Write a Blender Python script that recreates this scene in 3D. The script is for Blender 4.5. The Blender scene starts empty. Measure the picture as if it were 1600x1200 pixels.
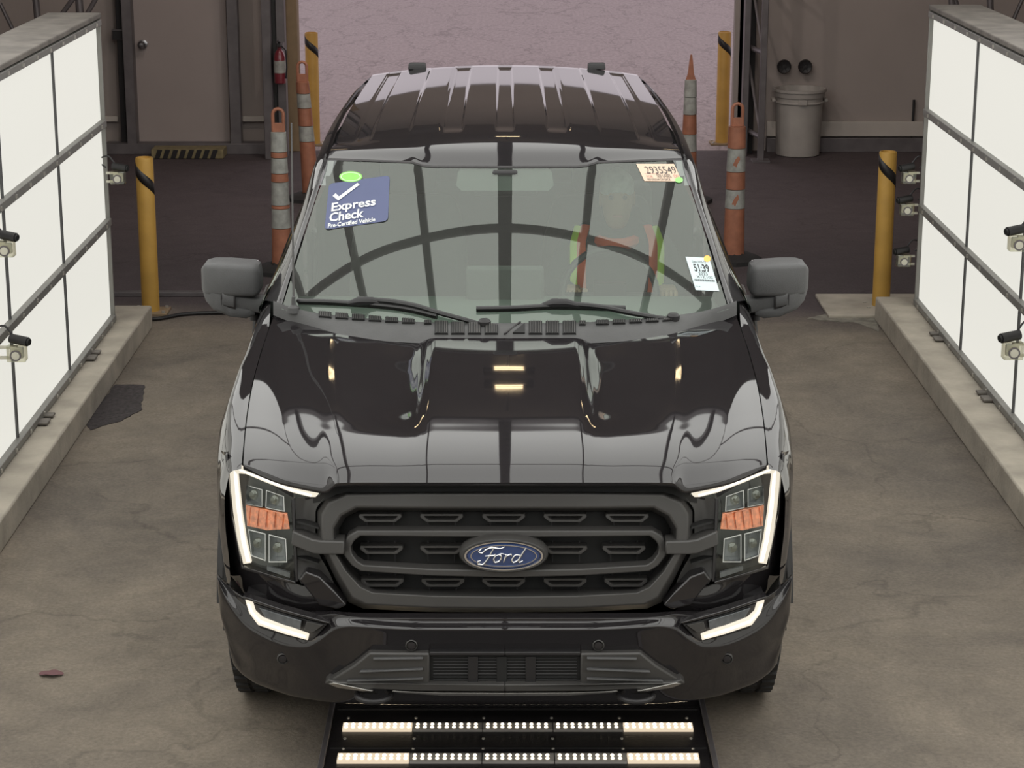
import bpy, bmesh, math, random
from mathutils import Vector, Matrix
random.seed(7)
PI = math.pi
SC = bpy.context.scene
COL = SC.collection

# ---------------------------------------------------------------- camera, world, light, exposure
FP, TH, CH, CX, CY = 3300.0, math.atan(910/3300.0), 3.15, 789.0, 600.0
SN, CS = math.sin(TH), math.cos(TH)
cd = bpy.data.cameras.new('camera'); cam = bpy.data.objects.new('camera', cd); COL.objects.link(cam)
cam.location = (0, 0, CH); cam.rotation_euler = (PI/2 - TH, 0, 0)
cd.sensor_width = 36; cd.lens = FP/1600*36; cd.shift_x = (800-CX)/1600; cd.clip_end = 500
SC.camera = cam
SC.view_settings.view_transform = 'Standard'; SC.view_settings.look = 'None'
SC.view_settings.gamma = 1; SC.view_settings.exposure = 0.0
SC.view_settings.use_curve_mapping = False
w = bpy.data.worlds.new('sky'); SC.world = w; w.use_nodes = True
wb = w.node_tree.nodes['Background']; wb.inputs[0].default_value = (0.88, 0.79, 0.84, 1); wb.inputs[1].default_value = 1.0
CEIL_L, WALL_L = 2.15, 0.82

def P(px, py, Y):
    v = (py-CY)/FP; zc = Y/(CS - v*SN)
    return Vector((zc*(px-CX)/FP, Y, CH - zc*(SN+v*CS)))
def PZ(px, py, Z=0.0):
    v = (py-CY)/FP; zc = (CH-Z)/(SN+v*CS)
    return Vector((zc*(px-CX)/FP, zc*(CS-v*SN), Z))
def S(px, py, fn, a=5.4, b=12.0):          # where the ray of a pixel meets the surface Y = fn(X, Z)
    for _ in range(40):
        m = (a+b)/2; p = P(px, py, m)
        if m < fn(p.x, p.z): a = m
        else: b = m
    return P(px, py, (a+b)/2)

# ---------------------------------------------------------------- materials
def nodes(name):
    m = bpy.data.materials.new(name); m.use_nodes = True
    nt = m.node_tree; return m, nt, nt.nodes['Principled BSDF'], nt.nodes['Material Output']
def setp(b, **k):
    for n, v in k.items():
        n = n.replace('_', ' ')
        if n in b.inputs: b.inputs[n].default_value = v
def mat(name, c, rough=0.5, metal=0.0, coat=0.0, noise=0.08, scale=12, bump=0.0, spec=0.5, bscale=None):
    m, nt, b, o = nodes(name)
    setp(b, Roughness=rough, Metallic=metal, Coat_IOR=1.62, Coat_Weight=coat, Coat_Roughness=0.03, Specular_IOR_Level=spec)
    tc = nt.nodes.new('ShaderNodeTexCoord'); n = nt.nodes.new('ShaderNodeTexNoise')
    n.inputs['Scale'].default_value = scale; n.inputs['Detail'].default_value = 5
    nt.links.new(tc.outputs['Object'], n.inputs['Vector'])
    r = nt.nodes.new('ShaderNodeMapRange'); r.inputs[1].default_value = .3; r.inputs[2].default_value = .7
    r.inputs[3].default_value = 1-noise; r.inputs[4].default_value = 1+noise
    nt.links.new(n.outputs[0], r.inputs[0])
    mx = nt.nodes.new('ShaderNodeVectorMath'); mx.operation = 'SCALE'; mx.inputs[0].default_value = c[:3]
    nt.links.new(r.outputs[0], mx.inputs['Scale']); nt.links.new(mx.outputs[0], b.inputs['Base Color'])
    if bump:
        n2 = nt.nodes.new('ShaderNodeTexNoise'); n2.inputs['Scale'].default_value = bscale or scale*8; n2.inputs['Detail'].default_value = 6
        nt.links.new(tc.outputs['Object'], n2.inputs['Vector'])
        bp = nt.nodes.new('ShaderNodeBump'); bp.inputs['Strength'].default_value = bump; bp.inputs['Distance'].default_value = .01
        nt.links.new(n2.outputs[0], bp.inputs['Height']); nt.links.new(bp.outputs[0], b.inputs['Normal'])
    return m
def emis(name, c, s):
    m, nt, b, o = nodes(name)
    setp(b, Base_Color=(c[0]*.06, c[1]*.06, c[2]*.06, 1), Emission_Color=(*c, 1), Emission_Strength=s, Roughness=.5)
    return m
def glassm(name, tint, f0=0.08, glow=1.0, rough=0.0, veil=0.0):
    m, nt, b, o = nodes(name); nt.nodes.remove(b)
    lw = nt.nodes.new('ShaderNodeLayerWeight'); lw.inputs[0].default_value = .5
    pw = nt.nodes.new('ShaderNodeMath'); pw.operation = 'POWER'; pw.inputs[1].default_value = 5
    ma = nt.nodes.new('ShaderNodeMath'); ma.operation = 'MULTIPLY_ADD'; ma.inputs[1].default_value = 1-f0; ma.inputs[2].default_value = f0
    t = nt.nodes.new('ShaderNodeBsdfTransparent'); t.inputs[0].default_value = (*tint, 1)
    g = nt.nodes.new('ShaderNodeBsdfGlossy'); g.inputs['Roughness'].default_value = rough
    g.inputs[0].default_value = (glow*.93, glow, glow*.93, 1)
    mx = nt.nodes.new('ShaderNodeMixShader')
    L = nt.links.new
    L(lw.outputs['Facing'], pw.inputs[0]); L(pw.outputs[0], ma.inputs[0]); L(ma.outputs[0], mx.inputs[0])
    if veil:  # pale diffuse haze mixed into the glass to lift its dark reflections
        df = nt.nodes.new('ShaderNodeBsdfDiffuse'); df.inputs[0].default_value = (.8, .8, .76, 1); m2 = nt.nodes.new('ShaderNodeMixShader'); m2.inputs[0].default_value = veil
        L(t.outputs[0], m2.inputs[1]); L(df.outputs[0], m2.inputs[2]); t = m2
    L(t.outputs[0], mx.inputs[1]); L(g.outputs[0], mx.inputs[2]); L(mx.outputs[0], o.inputs[0])
    return m

M = {}
M['paint'] = mat('gloss_black_paint', (.0165, .015, .0162), .4, 0, 1.0, .05, 3, spec=0.0)
M['satin'] = mat('satin_charcoal_plastic', (.05, .048, .046), .42, 0, 0, .06, 6)
M['plastic'] = mat('textured_grey_plastic', (.075, .075, .076), .55, 0, 0, .05, 30, .15)
M['cowl'] = mat('cowl_plastic', (.06, .06, .06), .6, 0, 0, .06, 20, .1)
M['dark'] = mat('dark_plastic', (.014, .013, .014), .5, 0, 0, .05, 10)
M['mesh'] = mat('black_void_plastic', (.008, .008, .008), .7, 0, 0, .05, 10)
M['rubber'] = mat('tyre_rubber', (.022, .021, .021), .8, 0, 0, .1, 20, .2)
M['wiper'] = mat('wiper_black', (.01, .01, .01), .35, 0, 0, .05, 10)
M['chrome'] = mat('chrome', (.75, .75, .76), .12, 1.0, 0, .02, 5)
M['alloy'] = mat('alloy', (.35, .35, .36), .3, 1.0, 0, .03, 5)
M['blue'] = mat('emblem_blue', (.02, .045, .14), .25, 0, 1, .03, 5)
M['lamp'] = emis('lamp_white', (1.0, .90, .74), .95)
M['lampcore'] = emis('lamp_core', (1.0, .96, .88), 1.5)
M['amber'] = mat('amber_reflector', (.75, .22, .08), .3, 0, 1, .35, 60)
M['lampbody'] = mat('lamp_housing', (.16, .17, .18), .35, .5, 0, .2, 40)
M['lens'] = glassm('lamp_lens', (.95, .96, .95), .05)
M['glass'] = glassm('windscreen_glass', (.62, .74, .66), .085, veil=.035)
M['sideglass'] = glassm('privacy_glass', (.10, .12, .11), .06)
M['seat'] = mat('seat_cloth', (.07, .07, .068), .85, 0, 0, .1, 20, .2)
M['dash'] = mat('dashboard', (.11, .115, .11), .7, 0, 0, .08, 10)
M['liner'] = mat('headliner', (.28, .28, .26), .9, 0, 0, .08, 10)
M['yellow'] = mat('bollard_yellow', (.47, .27, .055), .55, 0, 0, .12, 6, .1)
M['tape'] = mat('black_tape', (.015, .013, .014), .5)
M['orange'] = mat('cone_orange', (.33, .13, .075), .55, 0, 0, .2, 14, .1)
M['conewhite'] = mat('reflective_white', (.32, .32, .295), .45, 0, 0, .25, 18)
M['steel'] = mat('dull_steel', (.16, .146, .15), .5, .5, 0, .15, 8)
M['frame'] = mat('panel_frame_aluminium', (.22, .215, .20), .5, .3, 0, .1, 8)
M['bolt'] = mat('bolt_steel', (.5, .48, .44), .35, .6)
M['tent'] = mat('tent_fabric', (.31, .27, .25), .8, 0, 0, .06, 1.2, .3, bscale=1.4)
M['darkwall'] = mat('unseen_dark_wall', (.035, .033, .035), .9, 0, 0, .06, 1.2)
M['door'] = mat('door_paint', (.31, .265, .25), .6, 0, 0, .03, 3)
M['trimw'] = mat('pale_trim', (.46, .42, .38), .6, 0, 0, .06, 3)
M['conc'] = mat('kerb_concrete', (.40, .36, .30), .8, 0, 0, .2, 5, .35)
M['red'] = mat('extinguisher_red', (.16, .015, .025), .35, 0, .4)
M['paper'] = mat('paper', (.62, .62, .58), .6, 0, 0, .03, 5)
M['peach'] = mat('peach_paper', (.66, .50, .38), .6, 0, 0, .03, 5)
M['bluepaper'] = mat('pale_blue_paper', (.56, .66, .68), .6, 0, 0, .03, 5)
M['navy'] = mat('sticker_blue', (.065, .08, .17), .45, 0, 0, .04, 5)
M['ink'] = mat('ink', (.03, .03, .035), .6)
M['pinkink'] = mat('faded_red_ink', (.5, .22, .18), .6)
M['white'] = mat('white_print', (.72, .74, .72), .5, 0, 0, .02, 5)
M['green'] = mat('green_sticker', (.22, .55, .10), .5, 0, 0, .05, 40)
M['limeg'] = mat('lime_sticker', (.28, .75, .18), .5)
M['stickor'] = mat('orange_sticker', (.95, .50, .12), .5)
M['bin'] = mat('bin_plastic', (.36, .335, .31), .6, 0, 0, .08, 6)
M['skin'] = mat('skin', (.42, .25, .17), .6)
M['cloth'] = mat('dark_jacket', (.04, .05, .045), .9, 0, 0, .1, 20, .2)
M['cap'] = mat('grey_cap', (.5, .5, .48), .9, 0, 0, .15, 30, .2)
M['hivis'] = mat('hivis_yellow', (.62, .85, .05), .6)
M['hiorange'] = mat('hivis_orange', (1.0, .16, .06), .6)
M['leafm'] = mat('dry_leaf', (.14, .065, .07), .8)
M['clear'] = glassm('clear_acrylic', (.82, .80, .72), .10)
M['cream'] = mat('white_camera_body', (.62, .6, .5), .4)
M['plate'] = mat('black_steel_plate', (.016, .014, .015), .4, 0, 0, .15, 10, .1)
M['wood'] = mat('plywood_tan', (.24, .17, .10), .8)

# ---------------------------------------------------------------- mesh builder
class MB:
    def __init__(s): s.v = []; s.f = []
    def add(s, vs, fs):
        n = len(s.v); s.v += [Vector(p) for p in vs]; s.f += [tuple(i+n for i in f) for f in fs]; return s
    def box(s, c, d, rot=None):
        x, y, z = d[0]/2, d[1]/2, d[2]/2
        vs = [Vector(p) for p in ((-x,-y,-z),(x,-y,-z),(x,y,-z),(-x,y,-z),(-x,-y,z),(x,-y,z),(x,y,z),(-x,y,z))]
        if rot is not None: vs = [rot @ p for p in vs]
        return s.add([p+Vector(c) for p in vs], [(0,3,2,1),(4,5,6,7),(0,1,5,4),(1,2,6,5),(2,3,7,6),(3,0,4,7)])
    def grid(s, rows):
        n = len(rows[0]); vs = [p for r in rows for p in r]
        return s.add(vs, [(i*n+j, i*n+j+1, (i+1)*n+j+1, (i+1)*n+j) for i in range(len(rows)-1) for j in range(n-1)])
    def loft(s, loops, cap0=True, cap1=True):
        n = len(loops[0]); vs = [p for l in loops for p in l]; fs = []
        for i in range(len(loops)-1):
            for j in range(n):
                k = (j+1) % n; fs.append((i*n+j, i*n+k, (i+1)*n+k, (i+1)*n+j))
        if cap0: fs.append(tuple(range(n))[::-1])
        if cap1: fs.append(tuple(range((len(loops)-1)*n, len(loops)*n)))
        return s.add(vs, fs)
    def ringstrip(s, loops):            # closed section: joins last loop back to the first
        n = len(loops[0]); m = len(loops); vs = [p for l in loops for p in l]
        return s.add(vs, [(i*n+j, i*n+(j+1)%n, ((i+1)%m)*n+(j+1)%n, ((i+1)%m)*n+j) for i in range(m) for j in range(n)])
    def prism(s, loop, off):
        off = Vector(off); loop = [Vector(p) for p in loop]
        return s.loft([loop, [p+off for p in loop]])
    def tube(s, pts, r, n=10, cap=True, flat=None):
        pts = [Vector(p) for p in pts]; loops = []
        rr = r if isinstance(r, (list, tuple)) else [r]*len(pts)
        up = None
        for i, p in enumerate(pts):
            d = (pts[min(i+1, len(pts)-1)] - pts[max(i-1, 0)]).normalized()
            if up is None:
                up = Vector((0,0,1)) if abs(d.z) < .9 else Vector((1,0,0))
            a = d.cross(up).normalized(); b = a.cross(d).normalized(); up = b
            loops.append([p + (a*math.cos(2*PI*k/n) + b*math.sin(2*PI*k/n)*(flat or 1))*rr[i] for k in range(n)])
        return s.loft(loops, cap, cap)
    def lathe(s, c, prof, n=24, ax='z'):
        c = Vector(c); loops = []
        for r, h in prof:
            lp = []
            for k in range(n):
                a = 2*PI*k/n; x, y = r*math.cos(a), r*math.sin(a)
                lp.append(c + (Vector((x,y,h)) if ax == 'z' else Vector((h,x,y)) if ax == 'x' else Vector((x,h,y))))
            loops.append(lp)
        return s.loft(loops)
    def mir(s):
        m = MB(); m.v = [Vector((-p.x, p.y, p.z)) for p in s.v]; m.f = [f[::-1] for f in s.f]; return m
    def build(s, name, m, parent=None, bevel=0, smooth=35, solid=0, seg=2, recalc=True, sub=0):
        me = bpy.data.meshes.new(name)
        off = Vector((0,0,0)); q = parent
        while q is not None: off += q.location; q = q.parent
        bm = bmesh.new(); vs = [bm.verts.new(p-off) for p in s.v]
        for f in s.f:
            try: bm.faces.new([vs[i] for i in f])
            except ValueError: pass
        if recalc: bmesh.ops.recalc_face_normals(bm, faces=bm.faces[:])
        for f in bm.faces: f.smooth = smooth > 0
        if smooth:
            for e in bm.edges:
                if len(e.link_faces) == 2 and e.calc_face_angle(0) > math.radians(smooth): e.smooth = False
        bm.to_mesh(me); bm.free()
        me.materials.append(M[m] if isinstance(m, str) else m)
        o = bpy.data.objects.new(name, me); COL.objects.link(o)
        if parent is not None: o.parent = parent
        if solid:
            md = o.modifiers.new('thick', 'SOLIDIFY'); md.thickness = solid; md.offset = 0
        if sub:
            md = o.modifiers.new('sub', 'SUBSURF'); md.levels = sub; md.render_levels = sub
        if bevel:
            md = o.modifiers.new('bevel', 'BEVEL'); md.width = bevel; md.segments = seg; md.limit_method = 'ANGLE'; md.angle_limit = math.radians(40)
            md.harden_normals = False
        return o
def tag(o, label=None, cat=None, group=None, kind=None):
    for k, v in (('label', label), ('category', cat), ('group', group), ('kind', kind)):
        if v: o[k] = v
    return o
def thing(name, loc, label, cat, group=None):
    o = bpy.data.objects.new(name, None); COL.objects.link(o); o.location = loc; o.empty_display_size = .1
    return tag(o, label, cat, group)
def node(name, parent):     # a part that is itself an Empty is avoided; parts are meshes
    pass
def dup(o, loc=None, label=None, parent=None):
    c = o.copy(); COL.objects.link(c)
    if parent is not None: c.parent = parent
    if loc is not None: c.location = loc
    if label: c['label'] = label
    for ch in o.children: dup(ch, None, None, c)
    return c

# monotone cubic interpolation
def pchip(xs, ys):
    n = len(xs); h = [xs[i+1]-xs[i] for i in range(n-1)]; d = [(ys[i+1]-ys[i])/h[i] for i in range(n-1)]
    m = [0.0]*n; m[0] = d[0]; m[-1] = d[-1]
    for i in range(1, n-1):
        if d[i-1]*d[i] > 0:
            w1 = 2*h[i]+h[i-1]; w2 = h[i]+2*h[i-1]; m[i] = (w1+w2)/(w1/d[i-1]+w2/d[i])
    def f(x):
        if x <= xs[0]: return ys[0] + m[0]*(x-xs[0])
        if x >= xs[-1]: return ys[-1] + m[-1]*(x-xs[-1])
        i = 0
        while x > xs[i+1]: i += 1
        t = (x-xs[i])/h[i]
        return ((1+2*t)*(1-t)**2*ys[i] + t*(1-t)**2*h[i]*m[i] + t*t*(3-2*t)*ys[i+1] + t*t*(t-1)*h[i]*m[i+1])
    return f
def spline_pts(pts, n, tt=None):
    pts = [Vector(p) for p in pts]
    t = tt or [0.0]
    if not tt:
        for i in range(1, len(pts)): t.append(t[-1] + max((pts[i]-pts[i-1]).length, 1e-6))
        T = t[-1]; t = [a/T for a in t]
    fx, fy, fz = [pchip(t, [p[k] for p in pts]) for k in range(3)]
    return [Vector((fx(i/n), fy(i/n), fz(i/n))) for i in range(n+1)]
def patch(rows, nu, nv):
    """rows of control points -> dense smooth grid (nu along a row, nv across rows)"""
    dr = [spline_pts(r, nu) for r in rows]
    cols = [spline_pts([dr[i][j] for i in range(len(dr))], nv) for j in range(nu+1)]
    return [[cols[j][i] for j in range(nu+1)] for i in range(nv+1)]
def text_geo(s, bold=False):
    cu = bpy.data.curves.new('t', 'FONT'); cu.body = s; cu.size = 1; cu.resolution_u = 2
    if bold: cu.offset = .022
    ob = bpy.data.objects.new('t', cu); COL.objects.link(ob)
    dg = bpy.context.evaluated_depsgraph_get(); me = bpy.data.meshes.new_from_object(ob.evaluated_get(dg))
    vs = [tuple(v.co) for v in me.vertices]; fs = [tuple(p.vertices) for p in me.polygons]
    bpy.data.objects.remove(ob); bpy.data.curves.remove(cu); bpy.data.meshes.remove(me)
    x0 = min(v[0] for v in vs); x1 = max(v[0] for v in vs); y0 = min(v[1] for v in vs); y1 = max(v[1] for v in vs)
    return [((v[0]-x0)/(x1-x0), (v[1]-y0)/(y1-y0)) for v in vs], fs

# ================================================================ SETTING
def floor_mat():
    m, nt, b, o = nodes('asphalt_floor'); L = nt.links.new; N = nt.nodes.new
    tc = N('ShaderNodeTexCoord')
    def noise(s, d=6, r=.6, dist=0):
        n = N('ShaderNodeTexNoise'); n.inputs['Scale'].default_value = s; n.inputs['Detail'].default_value = d
        n.inputs['Roughness'].default_value = r; n.inputs['Distortion'].default_value = dist
        L(tc.outputs['Object'], n.inputs['Vector']); return n.outputs[0]
    def ramp(src, a, b_, c0, c1):
        r = N('ShaderNodeMapRange'); L(src, r.inputs[0]); r.inputs[1].default_value = a; r.inputs[2].default_value = b_
        r.inputs[3].default_value = c0; r.inputs[4].default_value = c1; r.clamp = True; return r.outputs[0]
    def mul(a, b_):
        x = N('ShaderNodeMath'); x.operation = 'MULTIPLY'; L(a, x.inputs[0]); L(b_, x.inputs[1]); return x.outputs[0]
    big = ramp(noise(.75, 9, .68, .5), .30, .68, 0, 1)
    mixc = N('ShaderNodeMix'); mixc.data_type = 'RGBA'
    mixc.inputs[6].default_value = (.120, .104, .090, 1); mixc.inputs[7].default_value = (.235, .198, .155, 1); L(big, mixc.inputs[0])
    sp = mul(ramp(noise(60, 4), .3, .75, .82, 1.2), ramp(noise(4, 10, .78, .6), .3, .7, .80, 1.2))
    # dark soft stains down the two wheel tracks, worn dirt
    # cracks
    vo = N('ShaderNodeTexVoronoi'); vo.feature = 'DISTANCE_TO_EDGE'; vo.inputs['Scale'].default_value = .55
    dn = N('ShaderNodeTexNoise'); dn.inputs['Scale'].default_value = 2.5; dn.inputs['Detail'].default_value = 6; L(tc.outputs['Object'], dn.inputs['Vector'])
    va = N('ShaderNodeVectorMath'); va.operation = 'MULTIPLY_ADD'; L(dn.outputs[1], va.inputs[0]); va.inputs[1].default_value = (.9, .9, 0); L(tc.outputs['Object'], va.inputs[2])
    L(va.outputs[0], vo.inputs['Vector'])
    ck = ramp(vo.outputs['Distance'], .0, .010, 0, 1); msk = ramp(noise(1.6, 3), .45, .6, 0, 1)
    mxk = N('ShaderNodeMath'); mxk.operation = 'MAXIMUM'; L(ck, mxk.inputs[0]); L(msk, mxk.inputs[1])
    crack = ramp(mxk.outputs[0], 0, 1, .76, 1.0)
    sp = mul(sp, crack)
    # the far bay floor is coloured darker beyond an uneven edge (y > 13 m)
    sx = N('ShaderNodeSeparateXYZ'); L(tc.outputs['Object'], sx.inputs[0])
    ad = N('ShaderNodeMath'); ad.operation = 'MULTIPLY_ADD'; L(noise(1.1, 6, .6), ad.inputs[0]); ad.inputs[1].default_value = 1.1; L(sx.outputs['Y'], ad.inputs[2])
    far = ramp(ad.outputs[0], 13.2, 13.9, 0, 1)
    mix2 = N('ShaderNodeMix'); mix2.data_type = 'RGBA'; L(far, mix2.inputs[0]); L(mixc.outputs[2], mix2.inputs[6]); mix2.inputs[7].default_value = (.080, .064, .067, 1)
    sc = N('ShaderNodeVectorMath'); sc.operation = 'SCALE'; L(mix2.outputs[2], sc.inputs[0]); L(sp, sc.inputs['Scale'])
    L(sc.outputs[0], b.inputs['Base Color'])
    setp(b, Roughness=.85, Specular_IOR_Level=.3)
    bp = N('ShaderNodeBump'); bp.inputs['Strength'].default_value = .5; bp.inputs['Distance'].default_value = .006
    L(mul(noise(90, 5), crack), bp.inputs['Height']); L(bp.outputs[0], b.inputs['Normal'])
    return m
class _O:
    pass
def yard_mat():
    m, nt, b, o = nodes('yard_asphalt'); L = nt.links.new; N = nt.nodes.new
    tc0 = N('ShaderNodeTexCoord'); mp = N('ShaderNodeMapping'); mp.inputs['Scale'].default_value = (1.5, .5, 1); L(tc0.outputs['Object'], mp.inputs[0])
    tc = _O(); tc.outputs = {'Object': mp.outputs[0]}
    n = N('ShaderNodeTexNoise'); n.inputs['Scale'].default_value = 14; n.inputs['Detail'].default_value = 9; n.inputs['Roughness'].default_value = .75; L(tc.outputs['Object'], n.inputs['Vector'])
    cr = N('ShaderNodeValToRGB'); cr.color_ramp.elements[0].position = .3; cr.color_ramp.elements[0].color = (.24, .205, .205, 1)
    cr.color_ramp.elements[1].position = .7; cr.color_ramp.elements[1].color = (.40, .34, .335, 1); L(n.outputs[0], cr.inputs[0])
    dn = N('ShaderNodeTexNoise'); dn.inputs['Scale'].default_value = 1.6; dn.inputs['Detail'].default_value = 8; dn.inputs['Roughness'].default_value = .65; L(tc.outputs['Object'], dn.inputs['Vector'])
    va = N('ShaderNodeVectorMath'); va.operation = 'MULTIPLY_ADD'; L(dn.outputs[1], va.inputs[0]); va.inputs[1].default_value = (1.6, 1.6, 0); L(tc.outputs['Object'], va.inputs[2])
    vo = N('ShaderNodeTexVoronoi'); vo.feature = 'DISTANCE_TO_EDGE'; vo.inputs['Scale'].default_value = 1.0; L(va.outputs[0], vo.inputs['Vector'])
    r = N('ShaderNodeMapRange'); L(vo.outputs['Distance'], r.inputs[0]); r.inputs[1].default_value = 0; r.inputs[2].default_value = .03; r.inputs[3].default_value = .74; r.inputs[4].default_value = 1
    sc = N('ShaderNodeVectorMath'); sc.operation = 'SCALE'; L(cr.outputs[0], sc.inputs[0]); L(r.outputs[0], sc.inputs['Scale']); L(sc.outputs[0], b.inputs['Base Color'])
    setp(b, Roughness=.9, Specular_IOR_Level=.2)
    return m
M['floor'] = floor_mat(); M['yard'] = yard_mat()
WY = 19.65          # far wall plane
DXL, DXR = -1.98, 2.12      # the drive-through opening
def struct(mb, name, m, **k):
    return tag(mb.build(name, m, **k), kind='structure')
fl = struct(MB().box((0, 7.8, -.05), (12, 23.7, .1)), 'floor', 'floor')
yd = MB().box((0, 60+WY, -.052), (160, 120, .1)); struct(yd, 'floor_yard', 'yard')
# far wall: solid on both sides of the opening, lintel above
struct(MB().box(((-6+DXL)/2, WY+.06, 3.0), (DXL+6, .12, 6.0)), 'wall_back_left', 'tent')
struct(MB().box(((6+DXR)/2, WY+.06, 3.0), (6-DXR, .12, 6.0)), 'wall_back_right', 'tent')
struct(MB().box(((DXL+DXR)/2, WY+.06, 4.85), (DXR-DXL, .12, 2.3)), 'wall_back_lintel', 'tent')
struct(MB().box((-6.05, 7.8, 3), (.1, 23.9, 6)), 'wall_left', 'tent')
struct(MB().box((6.05, 7.8, 3), (.1, 23.9, 6)), 'wall_right', 'tent')
struct(MB().box((0, -4.1, 3), (12.2, .1, 6)), 'wall_front', 'darkwall')  # unseen wall behind the camera, coloured dark so the bumper reflects dark
# tent roof (opaque) over the whole bay, luminous ceiling of the photo booth under it
struct(MB().box((0, 7.8, 6.05), (12.2, 23.9, .1)), 'ceiling', 'tent')
M['ceil'] = emis('luminous_ceiling', (1.0, .995, .955), CEIL_L)
CZ = 4.6; Y0, Y1 = -3.9, 12.3
struct(MB().box((0, (Y0+Y1)/2, CZ+.05), (5.6, Y1-Y0, .08)), 'ceiling_diffuser', 'ceil')
k = 1
for X, wd in ((0, .13), (-.78, .07), (.78, .07), (-1.55, .07), (1.55, .07), (-2.3, .07), (2.3, .07)):
    struct(MB().box((X, (Y0+Y1)/2, CZ-.03), (wd, Y1-Y0, .07)), 'trim_%d' % k, 'steel'); k += 1
for Y in (3.4, 12.3):
    struct(MB().box((0, Y, CZ-.05), (5.7, .09, .09)), 'trim_%d' % k, 'steel'); k += 1
struct(MB().tube(spline_pts([(-2.6, 8.0, CZ-.05), (-1.9, 8.3, CZ-.05), (-1.1, 8.53, CZ-.05), (0, 8.65, CZ-.05), (1.1, 8.53, CZ-.05), (1.9, 8.3, CZ-.05), (2.6, 8.0, CZ-.05)], 40), .05, 10), 'trim_%d' % k, 'steel'); k += 1

# luminous side slopes of the booth above the light walls
for sx, nm in ((-1, 'left'), (1, 'right')):
    a, b = Vector((sx*2.82, Y0, CZ)), Vector((sx*3.25, Y0, 2.35)); dy = Vector((0, Y1-Y0, 0)); ox = Vector((sx*.06, 0, 0))
    struct(MB().loft([[a, b, b+ox, a+ox], [a+dy, b+dy, b+ox+dy, a+ox+dy]]), 'ceiling_slope_'+nm, 'ceil')
    for y in (-.6, 1.7, 4.0, 6.3, 8.6, 10.9):
        q = Vector((0, y-Y0, 0)); iy = Vector((-sx*.03, 0, 0))
        struct(MB().tube([a+q+iy, b+q+iy], .03, 8), 'trim_%d' % (60+int(y*2+4)+(40 if sx > 0 else 0)), 'steel')
# ---------------------------------------------------------------- far wall fittings (structure)
def wallbox(px0, px1, z0, z1, y, t, name, m):
    x0 = P(px0, 200, y).x; x1 = P(px1, 200, y).x
    return struct(MB().box(((x0+x1)/2, y, (z0+z1)/2), (abs(x1-x0), t, z1-z0)), name, m, bevel=.004)
wallbox(1198, 1470, .14, .28, 19.62, .05, 'baseboard_back_right', 'trimw')
wallbox(1198, 1490, .0, .13, 19.6, .1, 'baseboard_lower_right', 'steel')
wallbox(165, 415, .0, .10, 19.5, .16, 'baseboard_back_left', 'steel')
wallbox(0, 185, .28, .33, 19.6, .04, 'trim_20', 'trimw')
wallbox(380, 414, .28, .33, 19.6, .04, 'trim_21', 'trimw')
# the door on the left with its posts
dr = wallbox(216, 360, .07, 2.3, 19.6, .06, 'door_1', 'door')
kp = P(222, 70, 19.5)
mbk = MB().lathe(kp, [(.014, .05), (.014, .0), (.033, -.01), (.036, -.03), (.02, -.05), (.001, -.052)], 16, 'y')
mbk.lathe(kp, [(.04, .06), (.042, .045), (.03, .04)], 16, 'y').build('door_knob', 'alloy', dr)
wallbox(200, 215, 0, 5.9, 19.5, .14, 'trim_22', 'steel'); wallbox(361, 378, 0, 5.9, 19.5, .12, 'trim_23', 'steel')
wallbox(190, 199, 0.0, 5.9, 19.56, .06, 'trim_24', 'dark')
# tent frame tubes in the upper left and upper right corners
for i, (a, b, y, r) in enumerate([((50, -60), (62, 62), 18.8, .03), ((118, -60), (128, 52), 18.9, .035), ((62, 70), (120, -10), 18.85, .022),
                                  ((0, 5), (34, 75), 19.3, .018), ((128, 36), (160, -20), 18.85, .022),
                                  ((1482, -60), (1488, 14), 18.8, .03), ((1545, -60), (1548, 30), 18.9, .03), ((1500, 20), (1482, -30), 18.8, .02), ((1575, 50), (1610, -30), 19.2, .018)]):
    struct(MB().tube([P(a[0], a[1], y), P(b[0], b[1], y)], r), 'trim_%d' % (30+i), 'steel')
# steel columns either side of the opening
wallbox(414, 428, 0, 5.9, 19.2, .12, 'trim_40', 'steel'); wallbox(437, 450, 0, 5.9, 19.35, .16, 'trim_41', 'steel')
wallbox(429, 436, 0, 5.9, 19.4, .05, 'trim_42', 'plastic')
wallbox(451, 470, 0, 4.1, 19.7, .2, 'trim_43', 'wood'); wallbox(1149, 1157, 0, 4.1, 19.75, .2, 'trim_44', 'wood')
wallbox(1158, 1167, 0, 5.9, 19.4, .14, 'trim_45', 'steel'); wallbox(1168, 1176, 0, 5.9, 19.5, .08, 'trim_46', 'dark')
tr = thing('truss_column', (2.3, 18.9, 0), 'grey steel lattice column standing right of the drive-through opening', 'column')
b0 = PZ(1188, 252); b1 = Vector((b0.x-.10, b0.y+.55, 0))
MB().box((b0.x, b0.y, 2.9), (.055, .055, 5.8)).build('upright', 'steel', tr, .004)
MB().box((b1.x, b1.y, 2.9), (.05, .05, 5.8)).build('upright', 'steel', tr, .004)
MB().box((b0.x, b0.y, .008), (.16, .16, .015)).build('foot_plate', 'steel', tr)
for z in (.22, .98, 1.75, 2.5):
    MB().tube([(b0.x, b0.y, z), (b1.x, b1.y, z)], .024).build('rung', 'steel', tr)
for z in (.22, .98, 1.75):
    MB().tube([(b0.x, b0.y, z), (b1.x, b1.y, z+.76)], .014).build('brace', 'steel', tr)
M['hazyel'] = mat('faded_hazard_yellow', (.20, .165, .085), .7, 0, 0, .25, 20)
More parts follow.
